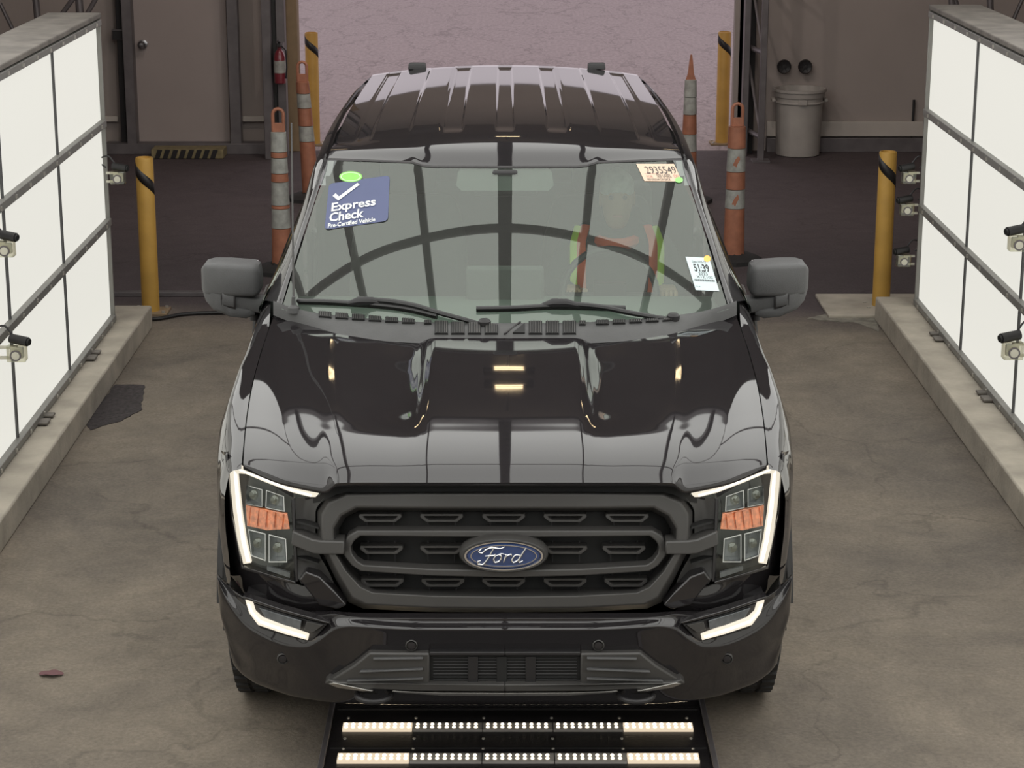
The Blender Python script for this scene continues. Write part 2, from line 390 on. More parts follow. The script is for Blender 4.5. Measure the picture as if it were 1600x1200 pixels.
# hazard striped threshold
hz = thing('hazard_threshold', (P(295, 240, 19.25).x, 19.25, 0), 'low yellow and black striped threshold ramp below the left door', 'ramp')
xa, xb = P(240, 235, 19.3).x, P(352, 235, 19.3).x
MB().box(((xa+xb)/2, 19.28, .045), (xb-xa, .24, .085)).build('kerb_block', 'hazyel', hz, .006)
nst = 8
for i in range(nst):
    x = xa + .03 + i*(xb-xa-.08)/nst
    MB().prism([(x, 19.156, .005), (x+.045, 19.156, .005), (x+.075, 19.156, .086), (x+.03, 19.156, .086)], (0, -.004, 0)).build('stripe', 'tape', hz)
jb = P(185, 54, 19.55)
t = thing('junction_box', jb, 'small grey electrical box mounted left of the door', 'box')
MB().box(jb, (.11, .08, .10)).build('case', 'steel', t, .006); MB().box(jb+Vector((0, -.045, 0)), (.09, .01, .08)).build('cover', 'dark', t, .003)
for x, n in ((1225, 'left'), (1258, 'right')):
    c = P(x, 104, 19.58)
    t = thing('wall_vent', c, 'round black wall vent, %s of the pair above the white bin' % n, 'vent', 'round vents above the bin')
    MB().lathe(c, [(.062, .02), (.066, -.005), (.058, -.018), (.048, -.012), (.001, -.012)], 28, 'y').build('rim', 'tape', t)
    MB().lathe(c, [(.018, -.005), (.018, -.024), (.001, -.025)], 12, 'y').build('hub', 'dark', t)
    for k in range(6):
        a = k*PI/3; MB().box(c+Vector((.032*math.cos(a), -.016, .032*math.sin(a))), (.034, .004, .006), Matrix.Rotation(-a, 3, 'Y')).build('spoke', 'dark', t)
# white bin
bc = PZ(1247, 243); bc.y += .05
t = thing('waste_bin', bc, 'scuffed white round plastic waste bin standing against the back wall', 'bin')
rb = .20; hb = .61
MB().lathe(bc, [(rb*.93, 0), (rb, .01), (rb*1.08, hb-.07), (rb*1.13, hb-.068), (rb*1.17, hb-.02), (rb*1.22, hb-.018), (rb*1.22, hb+.005), (rb*1.13, hb+.004), (rb*1.08, hb-.06), (rb*.9, .02), (.001, .018)], 40).build('bucket', 'bin', t)
MB().lathe(bc, [(rb*1.115, hb-.125), (rb*1.135, hb-.12), (rb*1.135, hb-.11), (rb*1.118, hb-.105)], 40).build('rib', 'bin', t)
for s in (-1, 1):
    MB().box(bc+Vector((s*rb*1.2, 0, hb-.1)), (.035, .1, .03)).build('grip', 'bin', t, .006)
MB().box(bc+Vector((.0, -rb*1.16, hb-.1)), (.08, .02, .05)).build('lug', 'bin', t, .006)
# extinguisher on the left column
ec = P(437, 96, 19.05)
t = thing('fire_extinguisher', ec, 'small red fire extinguisher hanging on the left grey column', 'extinguisher')
MB().lathe(ec+Vector((0, 0, -.20)), [(.04, 0), (.052, .01), (.052, .24), (.04, .28), (.018, .31), (.018, .33), (.001, .331)], 24).build('cylinder', 'red', t)
MB().lathe(ec+Vector((0, 0, -.10)), [(.0535, 0), (.0535, .11)], 24).build('label_band', 'conewhite', t)
MB().box(ec+Vector((0, -.01, .15)), (.03, .07, .03)).tube([ec+Vector((0, 0, .16)), ec+Vector((0, -.05, .19)), ec+Vector((0, -.09, .185))], .008).build('valve_lever', 'dark', t)
MB().tube([ec+Vector((.02, 0, .14)), ec+Vector((.06, -.02, .1)), ec+Vector((.065, -.02, -.05)), ec+Vector((.055, -.02, -.15))], .007).build('hose', 'dark', t)
MB().box(ec+Vector((0, .16, 0)), (.05, .24, .3)).build('bracket', 'steel', t)
# hose / cable at the foot of the right back wall
t = thing('standpipe', PZ(1424, 235), 'thin dark rod standing at the right end of the back wall', 'rod')
a = PZ(1424, 236); MB().tube([a, a+Vector((0, 0, .48))], .012).build('rod', 'dark', t)
MB().box(a+Vector((0, .02, .09)), (.14, .06, .05)).build('clamp', 'steel', t, .006)

# ---------------------------------------------------------------- bollards
def bollard(px, py, label, h=1.0, sleeve=True, out=False, r=.056, X=None, Y=None):
    c = PZ(px, py, .01) if X is None else Vector((X, Y, 0))
    c.z = 0
    t = thing('bollard', c, label, 'bollard', 'yellow steel bollards')
    MB().lathe(c, [(r, .0), (r, h-.01), (r-.004, h), (r-.01, h+.001), (r-.012, h-.02), (.001, h-.03)], 32).build('post', 'yellow', t)
    MB().box(c+Vector((0, 0, .008)), (.23, .2, .016)).build('base_plate', 'wood', t, .002)
    for sx in (-1, 1):
        for sy in (-1, 1): MB().lathe(c+Vector((sx*.09, sy*.075, .016)), [(.012, 0), (.012, .012), (.001, .013)], 6).build('anchor_bolt', 'bolt', t)
    rr = r+.0012; lp = []; n = 14              # slanted black tape band wrapped round the front
    for z_off in (0, .075):
        lp.append([c+Vector((rr*math.sin(a), -rr*math.cos(a), h-.165+z_off-.05*a)) for a in [(-1.5+3.0*k/n) for k in range(n+1)]])
    MB().grid(lp).build('tape_band', 'tape', t, solid=.001)
    return t
bollard(236, 486, 'yellow steel bollard beside the end of the left light wall')
bollard(1376, 480, 'yellow steel bollard beside the end of the right light wall', h=1.02)
bollard(0, 0, 'yellow bollard outside the opening, behind the left cones', X=-1.82, Y=20.0, r=.062, h=1.06)
bollard(0, 0, 'yellow bollard outside the opening, right side by the jamb', X=2.07, Y=20.05, r=.062, h=1.06)
# ---------------------------------------------------------------- channelizer cones
def cone(px, ytop, Y, label, bands, dia0=.14, dia1=.105, lean=0, peg=False, wear=False, hm='orange'):
    top = P(px, ytop, Y); c = Vector((top.x-lean, Y, 0)); H = top.z; hb = H-.165
    t = thing('channelizer_cone', c, label, 'traffic cone', 'tall orange and white channelizer cones')
    MB().lathe(c, [(.2, 0), (.2, .03), (.16, .05), (.08, .06), (.07, .08), (.001, .081)], 8).build('rubber_base', 'rubber', t)
    f = lambda z: c+Vector((lean*z/H, 0, 0))
    R = lambda z: (dia0+(dia1-dia0)*z/hb)/2
    for (z0, z1, m) in bands:
        z0, z1 = z0*hb, z1*hb
        mb = MB(); n = 28; loops = []
        for z, dr in ((z0+.001, -.003), (z0+.003, 0.002), (z1-.003, .0), (z1-.001, -.004)):
            loops.append([f(z)+Vector(((R(z)+dr)*math.cos(2*PI*k/n), (R(z)+dr)*math.sin(2*PI*k/n), z)) for k in range(n)])
        b = mb.loft(loops).build('band', m, t)
        if wear and m == 'conewhite':         # torn sheeting
            zm = (z0+z1)/2; q = [(-.03, -.03), (-.005, -.045), (.004, -.02), (.02, .01), (.012, .04), (-.012, .012)]
            MB().prism([f(zm)+Vector((x, -math.sqrt(max((R(zm)+.002)**2-x*x, 0)), zm+z)) for x, z in q], (0, -.001, 0)).build('torn_patch', 'orange', b)
    z = hb
    if peg:
        MB().loft([[f(z)+Vector((sx*wd, sy*.012, zz)) for sx, sy in ((-1, -1), (1, -1), (1, 1), (-1, 1))] for wd, zz in ((.04, z), (.024, z+.05), (.014, z+.15), (.006, z+.2))]).build('handle', hm, t)
    else:
        a = f(z); rr = .036
        pts = [a+Vector((-rr, 0, z))]+[a+Vector((rr*math.cos(q), 0, z+.12+rr*math.sin(q))) for q in [PI-PI*k/8 for k in range(9)]]+[a+Vector((rr, 0, z))]
        mb = MB().tube(pts, .012, 8); mb.box(a+Vector((0, 0, z+.03)), (.08, .02, .06)); mb.build('handle', hm, t)
    return t
O, W_ = 'orange', 'conewhite'
cone(434, 168, 14.35, 'orange looped cone nearest the left mirror with four grey bands', [(.05, .32, O), (.32, .46, W_), (.46, .485, O), (.485, .65, W_), (.65, .71, O), (.71, .82, W_), (.82, .86, O), (.86, 1.0, W_)])
cone(470, 95, 17.1, 'leaning orange and white cone in front of the left outside bollard', [(.05, .5, O), (.5, .63, W_), (.63, .78, O), (.78, .9, W_), (.9, 1.0, O)], lean=-.06)
cone(1153, 160, 14.7, 'worn orange cone with torn white bands behind the right mirror', [(.05, .4, O), (.4, .54, W_), (.54, .67, O), (.67, .84, W_), (.84, 1.0, O)], wear=True, dia0=.15, dia1=.12)
cone(1080, 92, 17.0, 'cone with a broken red top peg and two white top bands', [(.05, .42, O), (.42, .56, W_), (.56, .72, O), (.72, .86, W_), (.86, 1.0, W_)], peg=True, dia1=.095)

# ---------------------------------------------------------------- kerbs, light walls
def kerb(X0, X1, Y0_, Y1_, z, name):
    return struct(MB().box(((X0+X1)/2, (Y0_+Y1_)/2, z/2), (abs(X1-X0), Y1_-Y0_, z)), name, 'conc', bevel=.010)
kerb(-2.60, -2.19, -1, 12.75, .14, 'trim_50'); kerb(2.33, 2.80, -1, 12.95, .15, 'trim_51')
struct(MB().box((2.42, 13.28, .012), (.75, .6, .024)), 'trim_52', 'conc', bevel=.006)
M['capm'] = mat('weathered_cap_board', (.15, .135, .12), .7, 0, 0, .25, 9)
M['panelL'] = emis('diffuser_panel', (1.0, .985, .90), WALL_L*.93)
def light_wall(sx, X, Yend, z0, label):
    """sx: -1 left, +1 right; box of 3 rows of 1.27 x 0.58 m diffusers"""
    t = thing('light_wall', (X, Yend-3, z0), label, 'light panel', 'light walls')
    ph, pw, n = .585, 1.27, 11
    H = ph*3+.04
    back = sx*.30
    y0 = Yend-pw*n
    MB().box((X+sx*.17, (y0+Yend)/2, z0+H/2), (.26, Yend-y0, H)).build('housing', 'frame', t, .006)
    MB().box((X+sx*.15, (y0+Yend)/2, z0+H+.02), (.31, Yend-y0+.02, .03)).build('top_cap', 'capm', t, .006)
    rails = [0, 1, 2, 3]
    for r in rails:
        wd = .035
        MB().box((X+sx*.015, (y0+Yend)/2, z0+.02+r*ph), (.045, Yend-y0, wd if r in (0, 3) else .042)).build('rail', 'frame', t, .003)
    for c in range(n+1):
        y = Yend-c*pw
        if c in (0, n): MB().box((X+sx*.02, y, z0+H/2), (.04, .012, H)).build('stile', 'frame', t, .002)
        else: MB().box((X+sx*.028, y, z0+H/2), (.03, .018, H-.02)).build('stile', 'plastic', t, .002)
    pm = MB().box((0, 0, 0), (.02, pw-.02, ph-.036))
    proto = None
    for c in range(n):
        for r in range(3):
            loc = Vector((X+sx*.035, Yend-(c+.5)*pw, z0+.02+(r+.5)*ph))
            if proto is None:
                proto = pm.build('diffuser_panel', 'panelL', None); proto.parent = t; proto.location = loc-t.location
            else:
                o = proto.copy(); COL.objects.link(o); o.parent = t; o.location = loc-t.location
    bp = None
    for c in range(n*4):
        for r in rails:
            loc = Vector((X-sx*.010, Yend-.16-c*pw/4, z0+.02+r*ph))-t.location
            if bp is None:
                bp = MB().box((0, 0, 0), (.008, .018, .018)).build('screw', 'bolt', None); bp.parent = t; bp.location = loc
            else:
                o = bp.copy(); COL.objects.link(o); o.parent = t; o.location = loc
    for c in range(n):                              # feet clamps on the kerb
        y = Yend-.9-c*pw
        MB().box((X-sx*.02, y, z0+.008), (.07, .09, .012)).box((X-sx*.02, y+.12, z0+.008), (.07, .06, .012)).build('foot_clamp', 'capm', t, .003)
    return t
light_wall(-1, -2.34, 12.33, .145, 'left wall of glowing white light panels standing on the kerb')
light_wall(1, 2.53, 12.72, .155, 'right wall of glowing white light panels standing on the kerb')

# ---------------------------------------------------------------- inspection cameras on the light walls
def insp(px, py, X, label, sc=1.0, armX=None):
    # camera pod carried on a bracket off the light wall; X is the lateral position
    # depth from the pixel column
    zc = FP*X/(px-CX); v = (py-CY)/FP
    c = Vector((X, zc*(CS-v*SN), CH-zc*(SN+v*CS)))
    s = -1 if X > 0 else 1           # towards the lane
    t = thing('inspection_camera', c, label, 'camera', 'inspection cameras')
    k = sc
    MB().box(c+Vector((0, 0, -.035*k)), (.085*k, .06*k, .075*k)).build('clear_case', 'clear', t, .004)
    MB().box(c+Vector((0, .01, -.035*k)), (.055*k, .03*k, .05*k)).build('board', 'cream', t, .004)
    MB().lathe(c+Vector((0, -.032*k, -.04*k)), [(.026*k, 0), (.026*k, -.004), (.019*k, -.004), (.019*k, 0)], 20, 'y').build('lens_ring', 'steel', t)
    MB().lathe(c+Vector((0, -.033*k, -.04*k)), [(.0185*k, 0), (.0185*k, -.004), (.001, -.0045)], 20, 'y').build('lens_disc', 'cream', t)
    MB().tube([c+Vector((-s*.03*k, .02, .03*k)), c+Vector((s*.055*k, -.01, .02*k))], .022*k, 14).build('camera_barrel', 'dark', t)
    MB().tube([c+Vector((s*.056*k, -.01, .02*k)), c+Vector((s*.064*k, -.0125, .019*k))], [.018*k, .016*k], 14).build('camera_lens', 'mesh', t)
    wx = c.x - s*.12
    xw = (-2.34 if X < 0 else 2.53)
    for dz in (-.01, -.06):
        MB().box(((c.x+xw)/2, c.y+.01, c.z+dz*k), (abs(xw-c.x), .02, .012)).build('bracket_arm', 'cream', t)
    MB().tube(spline_pts([c+Vector((-s*.02, .02, .045*k)), c+Vector((-s*.06, .02, .09*k)), c+Vector((-s*.12, .02, .06*k)), Vector((xw, c.y+.02, c.z+.02))], 10), .005, 6).build('cable', 'dark', t)
insp(1420, 268, 2.46, 'topmost of the three small cameras on the far edge of the right light wall')
insp(1417, 318, 2.46, 'middle of the three small cameras on the far edge of the right light wall')
insp(1412, 398, 2.46, 'lowest of the three small cameras on the far edge of the right light wall')
insp(1591, 368, 2.41, 'small camera in clear case near the right picture edge, upper one', 1.0)
insp(1583, 535, 2.41, 'small camera in clear case on the right light wall, nearer the kerb', 1.1)
insp(184, 268, -2.27, 'small camera beside the far edge of the left light wall')
insp(8, 377, -2.24, 'small camera at the left picture edge, mid height of the light wall', .95)
insp(26, 540, -2.24, 'small camera low on the left light wall near the kerb', 1.0)

# ---------------------------------------------------------------- floor details
def blob(name, pts, m, z=.004, parent=None, kind=None, th=.004):
    q = [PZ(x, y, 0) for x, y in pts]; n = len(q); out = []
    for i in range(n):
        a, b = q[i], q[(i+1) % n]
        for k in range(5):
            p = a.lerp(b, k/5); out.append(p+Vector((random.uniform(-.008, .008), random.uniform(-.012, .012), z)))
    o = MB().prism(out, (0, 0, -th)).build(name, m, parent)
    if kind: tag(o, kind=kind)
    return o
M['patch'] = mat('coarse_dark_patch', (.055, .046, .047), .9, 0, 0, .45, 45, .8)
M['cement'] = mat('spilled_cement', (.20, .185, .155), .9, 0, 0, .3, 14, .3)
blob('floor_patch', [(182, 601), (228, 602), (222, 622), (222, 640), (190, 658), (140, 672), (136, 660), (160, 625)], 'patch', kind='structure')
blob('floor_spill', [(1262, 498), (1290, 492), (1330, 496), (1350, 487), (1372, 500), (1374, 518), (1340, 505), (1300, 502)], 'cement', kind='structure')
lf = PZ(80, 1056)
t = MB()
lp = [Vector((.055*math.cos(a)*(1+.15*math.sin(3*a)), .03*math.sin(a)*(1+.2*math.cos(5*a)), .006+.012*abs(math.sin(a)))) for a in [2*PI*k/20 for k in range(20)]]
t.loft([[lf+p*.001+Vector((0, 0, .004)) for p in lp], [lf+p*.8 for p in lp]], True, True)
leaf = tag(t.build('leaf', 'leafm', None, solid=.001), 'crumpled reddish brown dry leaf lying on the left floor', 'leaf')
# expansion strip / hose across the floor on the left behind the mirror
tag(MB().tube(spline_pts([PZ(196, 490)+Vector((0, 0, .02)), PZ(240, 502)+Vector((0, 0, .015)), PZ(290, 494)+Vector((0, 0, .015)), PZ(340, 492)+Vector((0, 0, .015)), PZ(420, 492)+Vector((0, 0, .015))], 24), .012, 8).build('floor_cable', 'dark'), 'black cable lying on the floor past the left bollard', 'cable')
struct(MB().box((-1.9, 13.62, .015), (2.2, .07, .03)), 'trim_53', 'steel', bevel=.004)

# ---------------------------------------------------------------- under-vehicle light bars
pl = thing('floor_light_rig', (.045, 6.6, 0), 'black floor plate with two lit rows of LEDs under the truck nose', 'floor light')
MB().box((.045, 6.45, .008), (1.31, 1.5, .016)).build('plate', 'plate', pl, .003)
for sx in (-1, 1): MB().box((.045+sx*.665, 6.45, .014), (.02, 1.5, .028)).build('edge_rail', 'steel', pl, .003)
for y in (6.66, 7.0, 6.98): MB().box((.045, y, .018), (1.29, .012, .006)).build('joint_strip', 'dark', pl)
M['ledw'] = emis('led_warm', (1.0, .80, .52), 5.5); M['ledc'] = emis('led_white', (1.0, .88, .68), 2.6)
M['ledbase'] = mat('led_board', (.35, .33, .31), .4); M['ledbasew'] = emis('led_diffuse_cover', (1.0, .82, .60), .8)
lm = {}
for y in (6.82, 6.57):
    for s in range(5):
        x0 = .045-.615+s*.246; outer = s in (0, 4)
        seg = MB().box((x0+.123, y, .021), (.243, .056 if y > 6.7 else .064, .01)).build('light_segment', 'ledbasew' if outer else 'ledbase', pl)
        for k in range(9 if not outer else 10):
            for r in (-1, 1):
                mn = 'ledw' if outer else 'ledc'
                if mn not in lm:
                    lm[mn] = MB().lathe((0, 0, 0), [(.0066, 0), (.0063, .003), (.0045, .005), (.0005, .006)], 8).build('led', mn, seg)
                    o = lm[mn]
                    o.data.transform(Matrix.Translation(seg.location+pl.location))
                else:
                    o = lm[mn].copy(); COL.objects.link(o); o.parent = seg
                o.location = Vector((x0+.013+k*.0245 if outer else x0+.018+k*.0255, y+r*.0125, .026))-pl.location
    for yy in (y-.085, y+.085):
        for k in range(6):
            MB().lathe((.045-.6+k*.24, yy, .016), [(.006, 0), (.005, .004), (.001, .005)], 8).build('screw', 'bolt', pl)
for k in range(6):
    MB().lathe((.045-.6+k*.24, 7.05, .016), [(.006, 0), (.005, .004), (.001, .005)], 8).build('screw', 'bolt', pl)
# three warm flood lamps on the dark part of the roof
def flood(x, y, z, label):
    t = thing('flood_lamp', (x, y, z), label, 'lamp', 'warm flood lamps under the tent roof')
    MB().box((x, y, z), (.42, .16, .09)).build('case', 'dark', t, .008)
    MB().box((x, y-.086, z-.025), (.25, .012, .018)).build('tube_light', M.setdefault('floodm', emis('flood_warm', (1.0, .74, .42), 16)), t)
    MB().box((x, y-.086, z+.025), (.25, .012, .018)).build('tube_light', 'floodm', t)
    MB().tube([(x, y, z+.04), (x, y, 5.98)], .015, 8).build('drop_rod', 'steel', t)
    ld = bpy.data.lights.new('wall_fill', 'SPOT'); ld.energy = 120; ld.color = (1.0, .86, .78); ld.shadow_soft_size = .06; ld.spot_size = math.radians(125); ld.spot_blend = .6  # added spot, aimed backwards to brighten the dim back wall
    lo = bpy.data.objects.new('wall_fill', ld); COL.objects.link(lo); lo.parent = t; lo.location = (0, .1, -.08); lo.rotation_euler = (math.radians(48), 0, 0)
# ================================================================ PICKUP TRUCK
T = thing('pickup_truck', (0, 7.15, 0), 'glossy black crew-cab pickup truck with lit headlights parked in the bay, facing us', 'truck')
def both(mb, name, m, parent=None, **k):
    parent = parent or T
    return mb.build(name, m, parent, **k), mb.mir().build(name, m, parent, **k)
def WF(X, Z):
    s = (Z-1.316)/.454
    return 7.5 + (Z-1.316)*1.542 + (.265-.02*s)*X*X - .10*max(min(s, 1.2), 0)*(1-max(min(s, 1), 0))
def HF(X, Z):
    return 6.27 + .33*(abs(X)/.9)**3 + .06*max(0, (Z-.75)/.35)**2
def BF(X, Z):
    return 6.18 + .45*(abs(X)/1.0)**3.2 + .35*max(0, .46-Z)
def off(fn, d): return lambda X, Z: fn(X, Z)+d
def SR(hw, y, fn): return S(CX+hw, y, fn)          # right half of the truck
def px_loop(half, fn):                              # closed symmetric loop from a half outline (top centre to bottom centre)
    r = [SR(h, y, fn) for h, y in half]
    l = [Vector((-p.x, p.y, p.z)) for p in reversed(r)]
    if abs(half[0][0]) < 1e-6: l = l[:-1]
    if abs(half[-1][0]) < 1e-6: l = l[1:]
    return r + l
def band(A, B, fn, d0, d1):
    """solid band between two pixel polylines of equal length"""
    a0 = [SR(h, y, off(fn, d0)) for h, y in A]; b0 = [SR(h, y, off(fn, d0)) for h, y in B]
    dd = Vector((0, d1-d0, 0))
    return MB().loft([[a0[i], b0[i], b0[i]+dd, a0[i]+dd] for i in range(len(A))])
def plate(pts, fn, d0, d1, mbx=None):
    lp = [SR(h, y, off(fn, d0)) for h, y in pts]
    return (mbx or MB()).loft([lp, [p+Vector((0, d1-d0, 0)) for p in lp]])
def lin(p, q, n): return [(p[0]+(q[0]-p[0])*i/n, p[1]+(q[1]-p[1])*i/n) for i in range(n+1)]
def dens(pts, n):                                   # resample pixel polyline
    out = []
    for i in range(len(pts)-1): out += lin(pts[i], pts[i+1], n)[:-1]
    return out+[pts[-1]]

# ---- roof
yt = pchip([0, 112, 128, 146, 277], [261, 260.5, 259, 253.5, 249])
Zc = pchip([0, .055, .16, .47, 1.0], [1.772, 1.825, 1.865, 1.912, 1.937])
def steps(X):                                      # pressed channels along the roof (x at the rear edge)
    X = abs(X); d = 0
    def bumpf(a, b, e=.010):
        t0 = min(max((X-a)/e, 0), 1); t1 = min(max((b-X)/e, 0), 1)
        f = lambda t: t*t*(3-2*t); return f(t0)*f(t1)
    d -= .008*bumpf(-.05, .037); d -= .008*bumpf(.155, .232); d += .006*bumpf(.232, .36, .016); d -= .008*bumpf(.49, .56)
    return d
NR = 150
front = []
for j in range(-NR, NR+1):
    u = j/NR; p = S(CX+277*u, yt(abs(277*u)), WF); front.append(p)
rows = []
for i in range(0, 61):
    s = (i/60)**1.35; row = []
    for j in range(-NR, NR+1):
        u = j/NR; f = front[j+NR]
        Y = f.y + (10.12-f.y)*s; Xe = .702 + (.632-.702)*s
        cr = .0 + (.045)*min(s/.12, 1)
        Z = Zc(s) - cr*abs(u)**2.3 + (f.z-Zc(0))*(1-min(s/.10, 1))**2
        X = f.x*(1-s) + u*Xe*s
        X = f.x/ max(abs(front[0].x), 1e-6) * Xe if s > 0 else f.x
        q = min(max((Y-8.50)/.10, 0), 1); q = q*q*(3-2*q)
        q2 = min(max((10.10-Y)/.03, 0), 1)
        Z += steps(X*.632/Xe)*q*q2
        row.append(Vector((X, Y, Z)))
    rows.append(row)
last = rows[-1]
rows.append([p+Vector((0, .02, -.015)) for p in last]); rows.append([p+Vector((0, .03, -.06)) for p in last])
roof = MB().grid(rows).build('roof', 'paint', T, smooth=60)
# pads on the rear edge of the roof
for x in (652, 932):
    p = P(x, 108, 10.16)
    MB().loft([[p+Vector((a*.043, b*.03, 0)) for a, b in ((-1, -1), (1, -1), (1, 1), (-1, 1))], [p+Vector((a*.041, b*.027, .024)) for a, b in ((-1, -1), (1, -1), (1, 1), (-1, 1))], [p+Vector((a*.036, b*.022, .03)) for a, b in ((-1, -1), (1, -1), (1, 1), (-1, 1))]]).build('roof_pad', 'dark', T, .004)
MB().box((0, 10.17, 1.87), (.34, .05, .03)).build('brake_light', 'red', T, .006)
# ---- a-pillars with roof rails, side body
gl = [(277, 249.5), (296, 310), (318, 375), (338, 440), (349, 478)]
inner = [SR(h, y, off(WF, -.004)) for h, y in reversed(gl)]
inn = inner + [Vector((.69, 8.75, 1.845)), Vector((.675, 9.2, 1.872)), Vector((.655, 9.7, 1.882)), Vector((.628, 10.13, 1.878))]
n1 = len(inn)
outp = [Vector((.925, 7.90, 1.30)), Vector((.895, 7.98, 1.355)), Vector((.85, 8.10, 1.46)), Vector((.80, 8.27, 1.61)), Vector((.757, 8.43, 1.765)),
        Vector((.738, 8.75, 1.815)), Vector((.712, 9.2, 1.845)), Vector((.69, 9.7, 1.855)), Vector((.664, 10.14, 1.85))]
rows = []
for a, b in zip(inn, outp):
    m = (a+b)/2 + Vector((.006, -.012, .012)); g = a+Vector((.012, .0, -.008))
    rows.append([a, g, a.lerp(m, .45)+Vector((0, -.006, .008)), m, m.lerp(b, .6)+Vector((.003, -.003, .004)), b, b+Vector((.014, .02, -.035)), b+Vector((.02, .03, -.06))])
g = patch(rows, 24, 60)
both(MB().grid(g), 'pillar', 'paint', smooth=50)
# side wall: belt to rail glass
def sidez(Y): return [(8.0, 1.235), (10.15, 1.27)]
rail = [Vector((.925, 7.95, 1.29)), Vector((.86, 8.14, 1.43)), Vector((.765, 8.50, 1.69)), Vector((.722, 9.2, 1.775)), Vector((.675, 10.14, 1.78))]
belt = [Vector((.955, 7.97, 1.235)), Vector((.955, 8.2, 1.24)), Vector((.955, 8.6, 1.245)), Vector((.955, 9.3, 1.255)), Vector((.945, 10.15, 1.265))]
rl = spline_pts(rail, 40); bl = spline_pts(belt, 40)
dmb = {}
for nm, i0, i1 in (('f', 0, 19), ('b', 20, 38)):
    r0 = [rl[i] for i in range(i0, i1+1)]; r1 = [bl[i] for i in range(i0, i1+1)]
    mid = [(a+b)/2+Vector((.012, 0, 0)) for a, b in zip(r0, r1)]
    dmb[nm] = MB().grid(patch([r0, mid, r1], 16, 8))
for nm, (y0, y1) in (('f', (8.10, 9.13)), ('b', (9.15, 10.16))):
    zs = [(.955, 1.245), (.985, 1.17), (.995, 1.0), (.99, .82), (.985, .6), (.96, .50)]
    rows = [[Vector((x-.0*0, y0+(y1-y0)*k/6, z)) for k in range(7)] for x, z in zs]
    mb = MB().grid(patch(rows, 12, 20))
    for m2, w2, sx in ((mb, dmb[nm], 1), (mb.mir(), dmb[nm].mir(), -1)):
        d = m2.build('door', 'paint', T, smooth=50, solid=.02)
        w2.build('window', 'sideglass', d)
        yh = y1-.18
        MB().tube([(sx*.99, yh-.1, 1.1), (sx*1.025, yh-.08, 1.105), (sx*1.03, yh+.05, 1.105), (sx*.99, yh+.08, 1.1)], .016, 8).build('handle', 'satin', d)
MB().prism([(-.92, 10.175, .55), (.92, 10.175, .55), (.92, 10.175, 1.25), (.66, 10.175, 1.80), (-.66, 10.175, 1.80), (-.92, 10.175, 1.25)], (0, -.03, 0)).build('cab_back', 'paint', T)
MB().box((0, 10.19, 1.60), (1.16, .02, .32)).build('rear_window', 'sideglass', T)
for s in (-1, 1):
    MB().box((s*.86, 9.1, .50), (.22, 2.1, .06)).build('running_board', 'satin', T, .02)
MB().box((0, 9.2, .58), (1.7, 5.4, .12)).build('chassis', 'dark', T)
MB().box((0, 6.85, .62), (1.2, .7, .35)).build('engine_bay', 'dark', T)
# ---- bed
def bedside(sx):
    m = MB(); cy = 10.86; rows = []
    for k in range(33):
        y = 10.20+(12.08-10.20)*k/32; d = abs(y-cy)
        zl = .55 if d > .47 else max(.55, .41+math.sqrt(.47**2-d*d)); fl = .015*max(0, 1-d/.6)
        rows.append([Vector((sx*.84, y, 1.34)), Vector((sx*.925, y, 1.345)), Vector((sx*(.95+fl), y, 1.29)), Vector((sx*(.975+fl), y, 1.1)), Vector((sx*(.975+fl), y, (1.0+zl)/2)), Vector((sx*(.965+fl), y, zl)), Vector((sx*.91, y, zl+.005))])
    return m.grid(rows)
for s in (-1, 1):
    b = bedside(s).build('bed_side', 'paint', T, smooth=45)
    MB().box((s*.925, 12.06, 1.06), (.085, .08, .34)).build('tail_light', 'red', b, .01)
MB().box((0, 11.15, .85), (1.75, 1.85, .05)).build('bed_floor', 'dark', T)
MB().box((0, 10.22, 1.1), (1.75, .04, .58)).build('bed_bulkhead', 'paint', T)
tg = MB().box((0, 12.07, 1.08), (1.74, .07, .62)).build('tailgate', 'paint', T, .015)
MB().box((0, 12.11, 1.25), (.26, .02, .07)).build('handle', 'satin', tg, .008)
MB().box((0, 12.16, .66), (1.86, .18, .16)).build('rear_bumper', 'satin', T, .03)

# ---- wheels
def wheel(x, y):
    sx = 1 if x > 0 else -1; c = Vector((x, y, .412)); R = .412
    prof = [(.25, -.115), (.30, -.132), (.36, -.138), (.395, -.128), (.408, -.105), (.412, 0), (.408, .105), (.395, .128), (.36, .138), (.30, .132), (.25, .115)]
    tb = MB().lathe(c, prof, 56, 'x')
    t_ = tb.build('wheel', 'rubber', T, smooth=30)
    for k in range(44):
        a = 2*PI*k/44
        for q, xx in enumerate((-.1, -.04, .04, .1)):
            aa = a+(.07 if q % 2 else 0)
            MBx = tread.setdefault(id(t_), MB())
            MBx.box(c+Vector((xx, R*.999*math.cos(aa), R*.999*math.sin(aa))), (.045, .032, .012), Matrix.Rotation(aa-PI/2, 3, 'X'))
    o = tag(tread[id(t_)].build('tread', 'rubber', t_), kind='stuff')
    MB().lathe(c, [(.252, sx*.11), (.255, sx*.125), (.235, sx*.125), (.225, sx*.05), (.06, sx*.03), (.055, sx*.06), (.001, sx*.065)], 40, 'x').build('rim', 'alloy', t_)
    for k in range(6):
        a = 2*PI*k/6; MB().box(c+Vector((sx*.085, .14*math.cos(a), .14*math.sin(a))), (.03, .2, .05), Matrix.Rotation(a, 3, 'X')).build('spoke', 'satin', t_, .006)
    MB().lathe(c, [(.17, -sx*.04), (.17, 0), (.001, .001)], 24, 'x').build('brake_disc', 'steel', t_)
tread = {}
for x in (-.838, .838):
    for y in (7.27, 10.86): wheel(x, y)

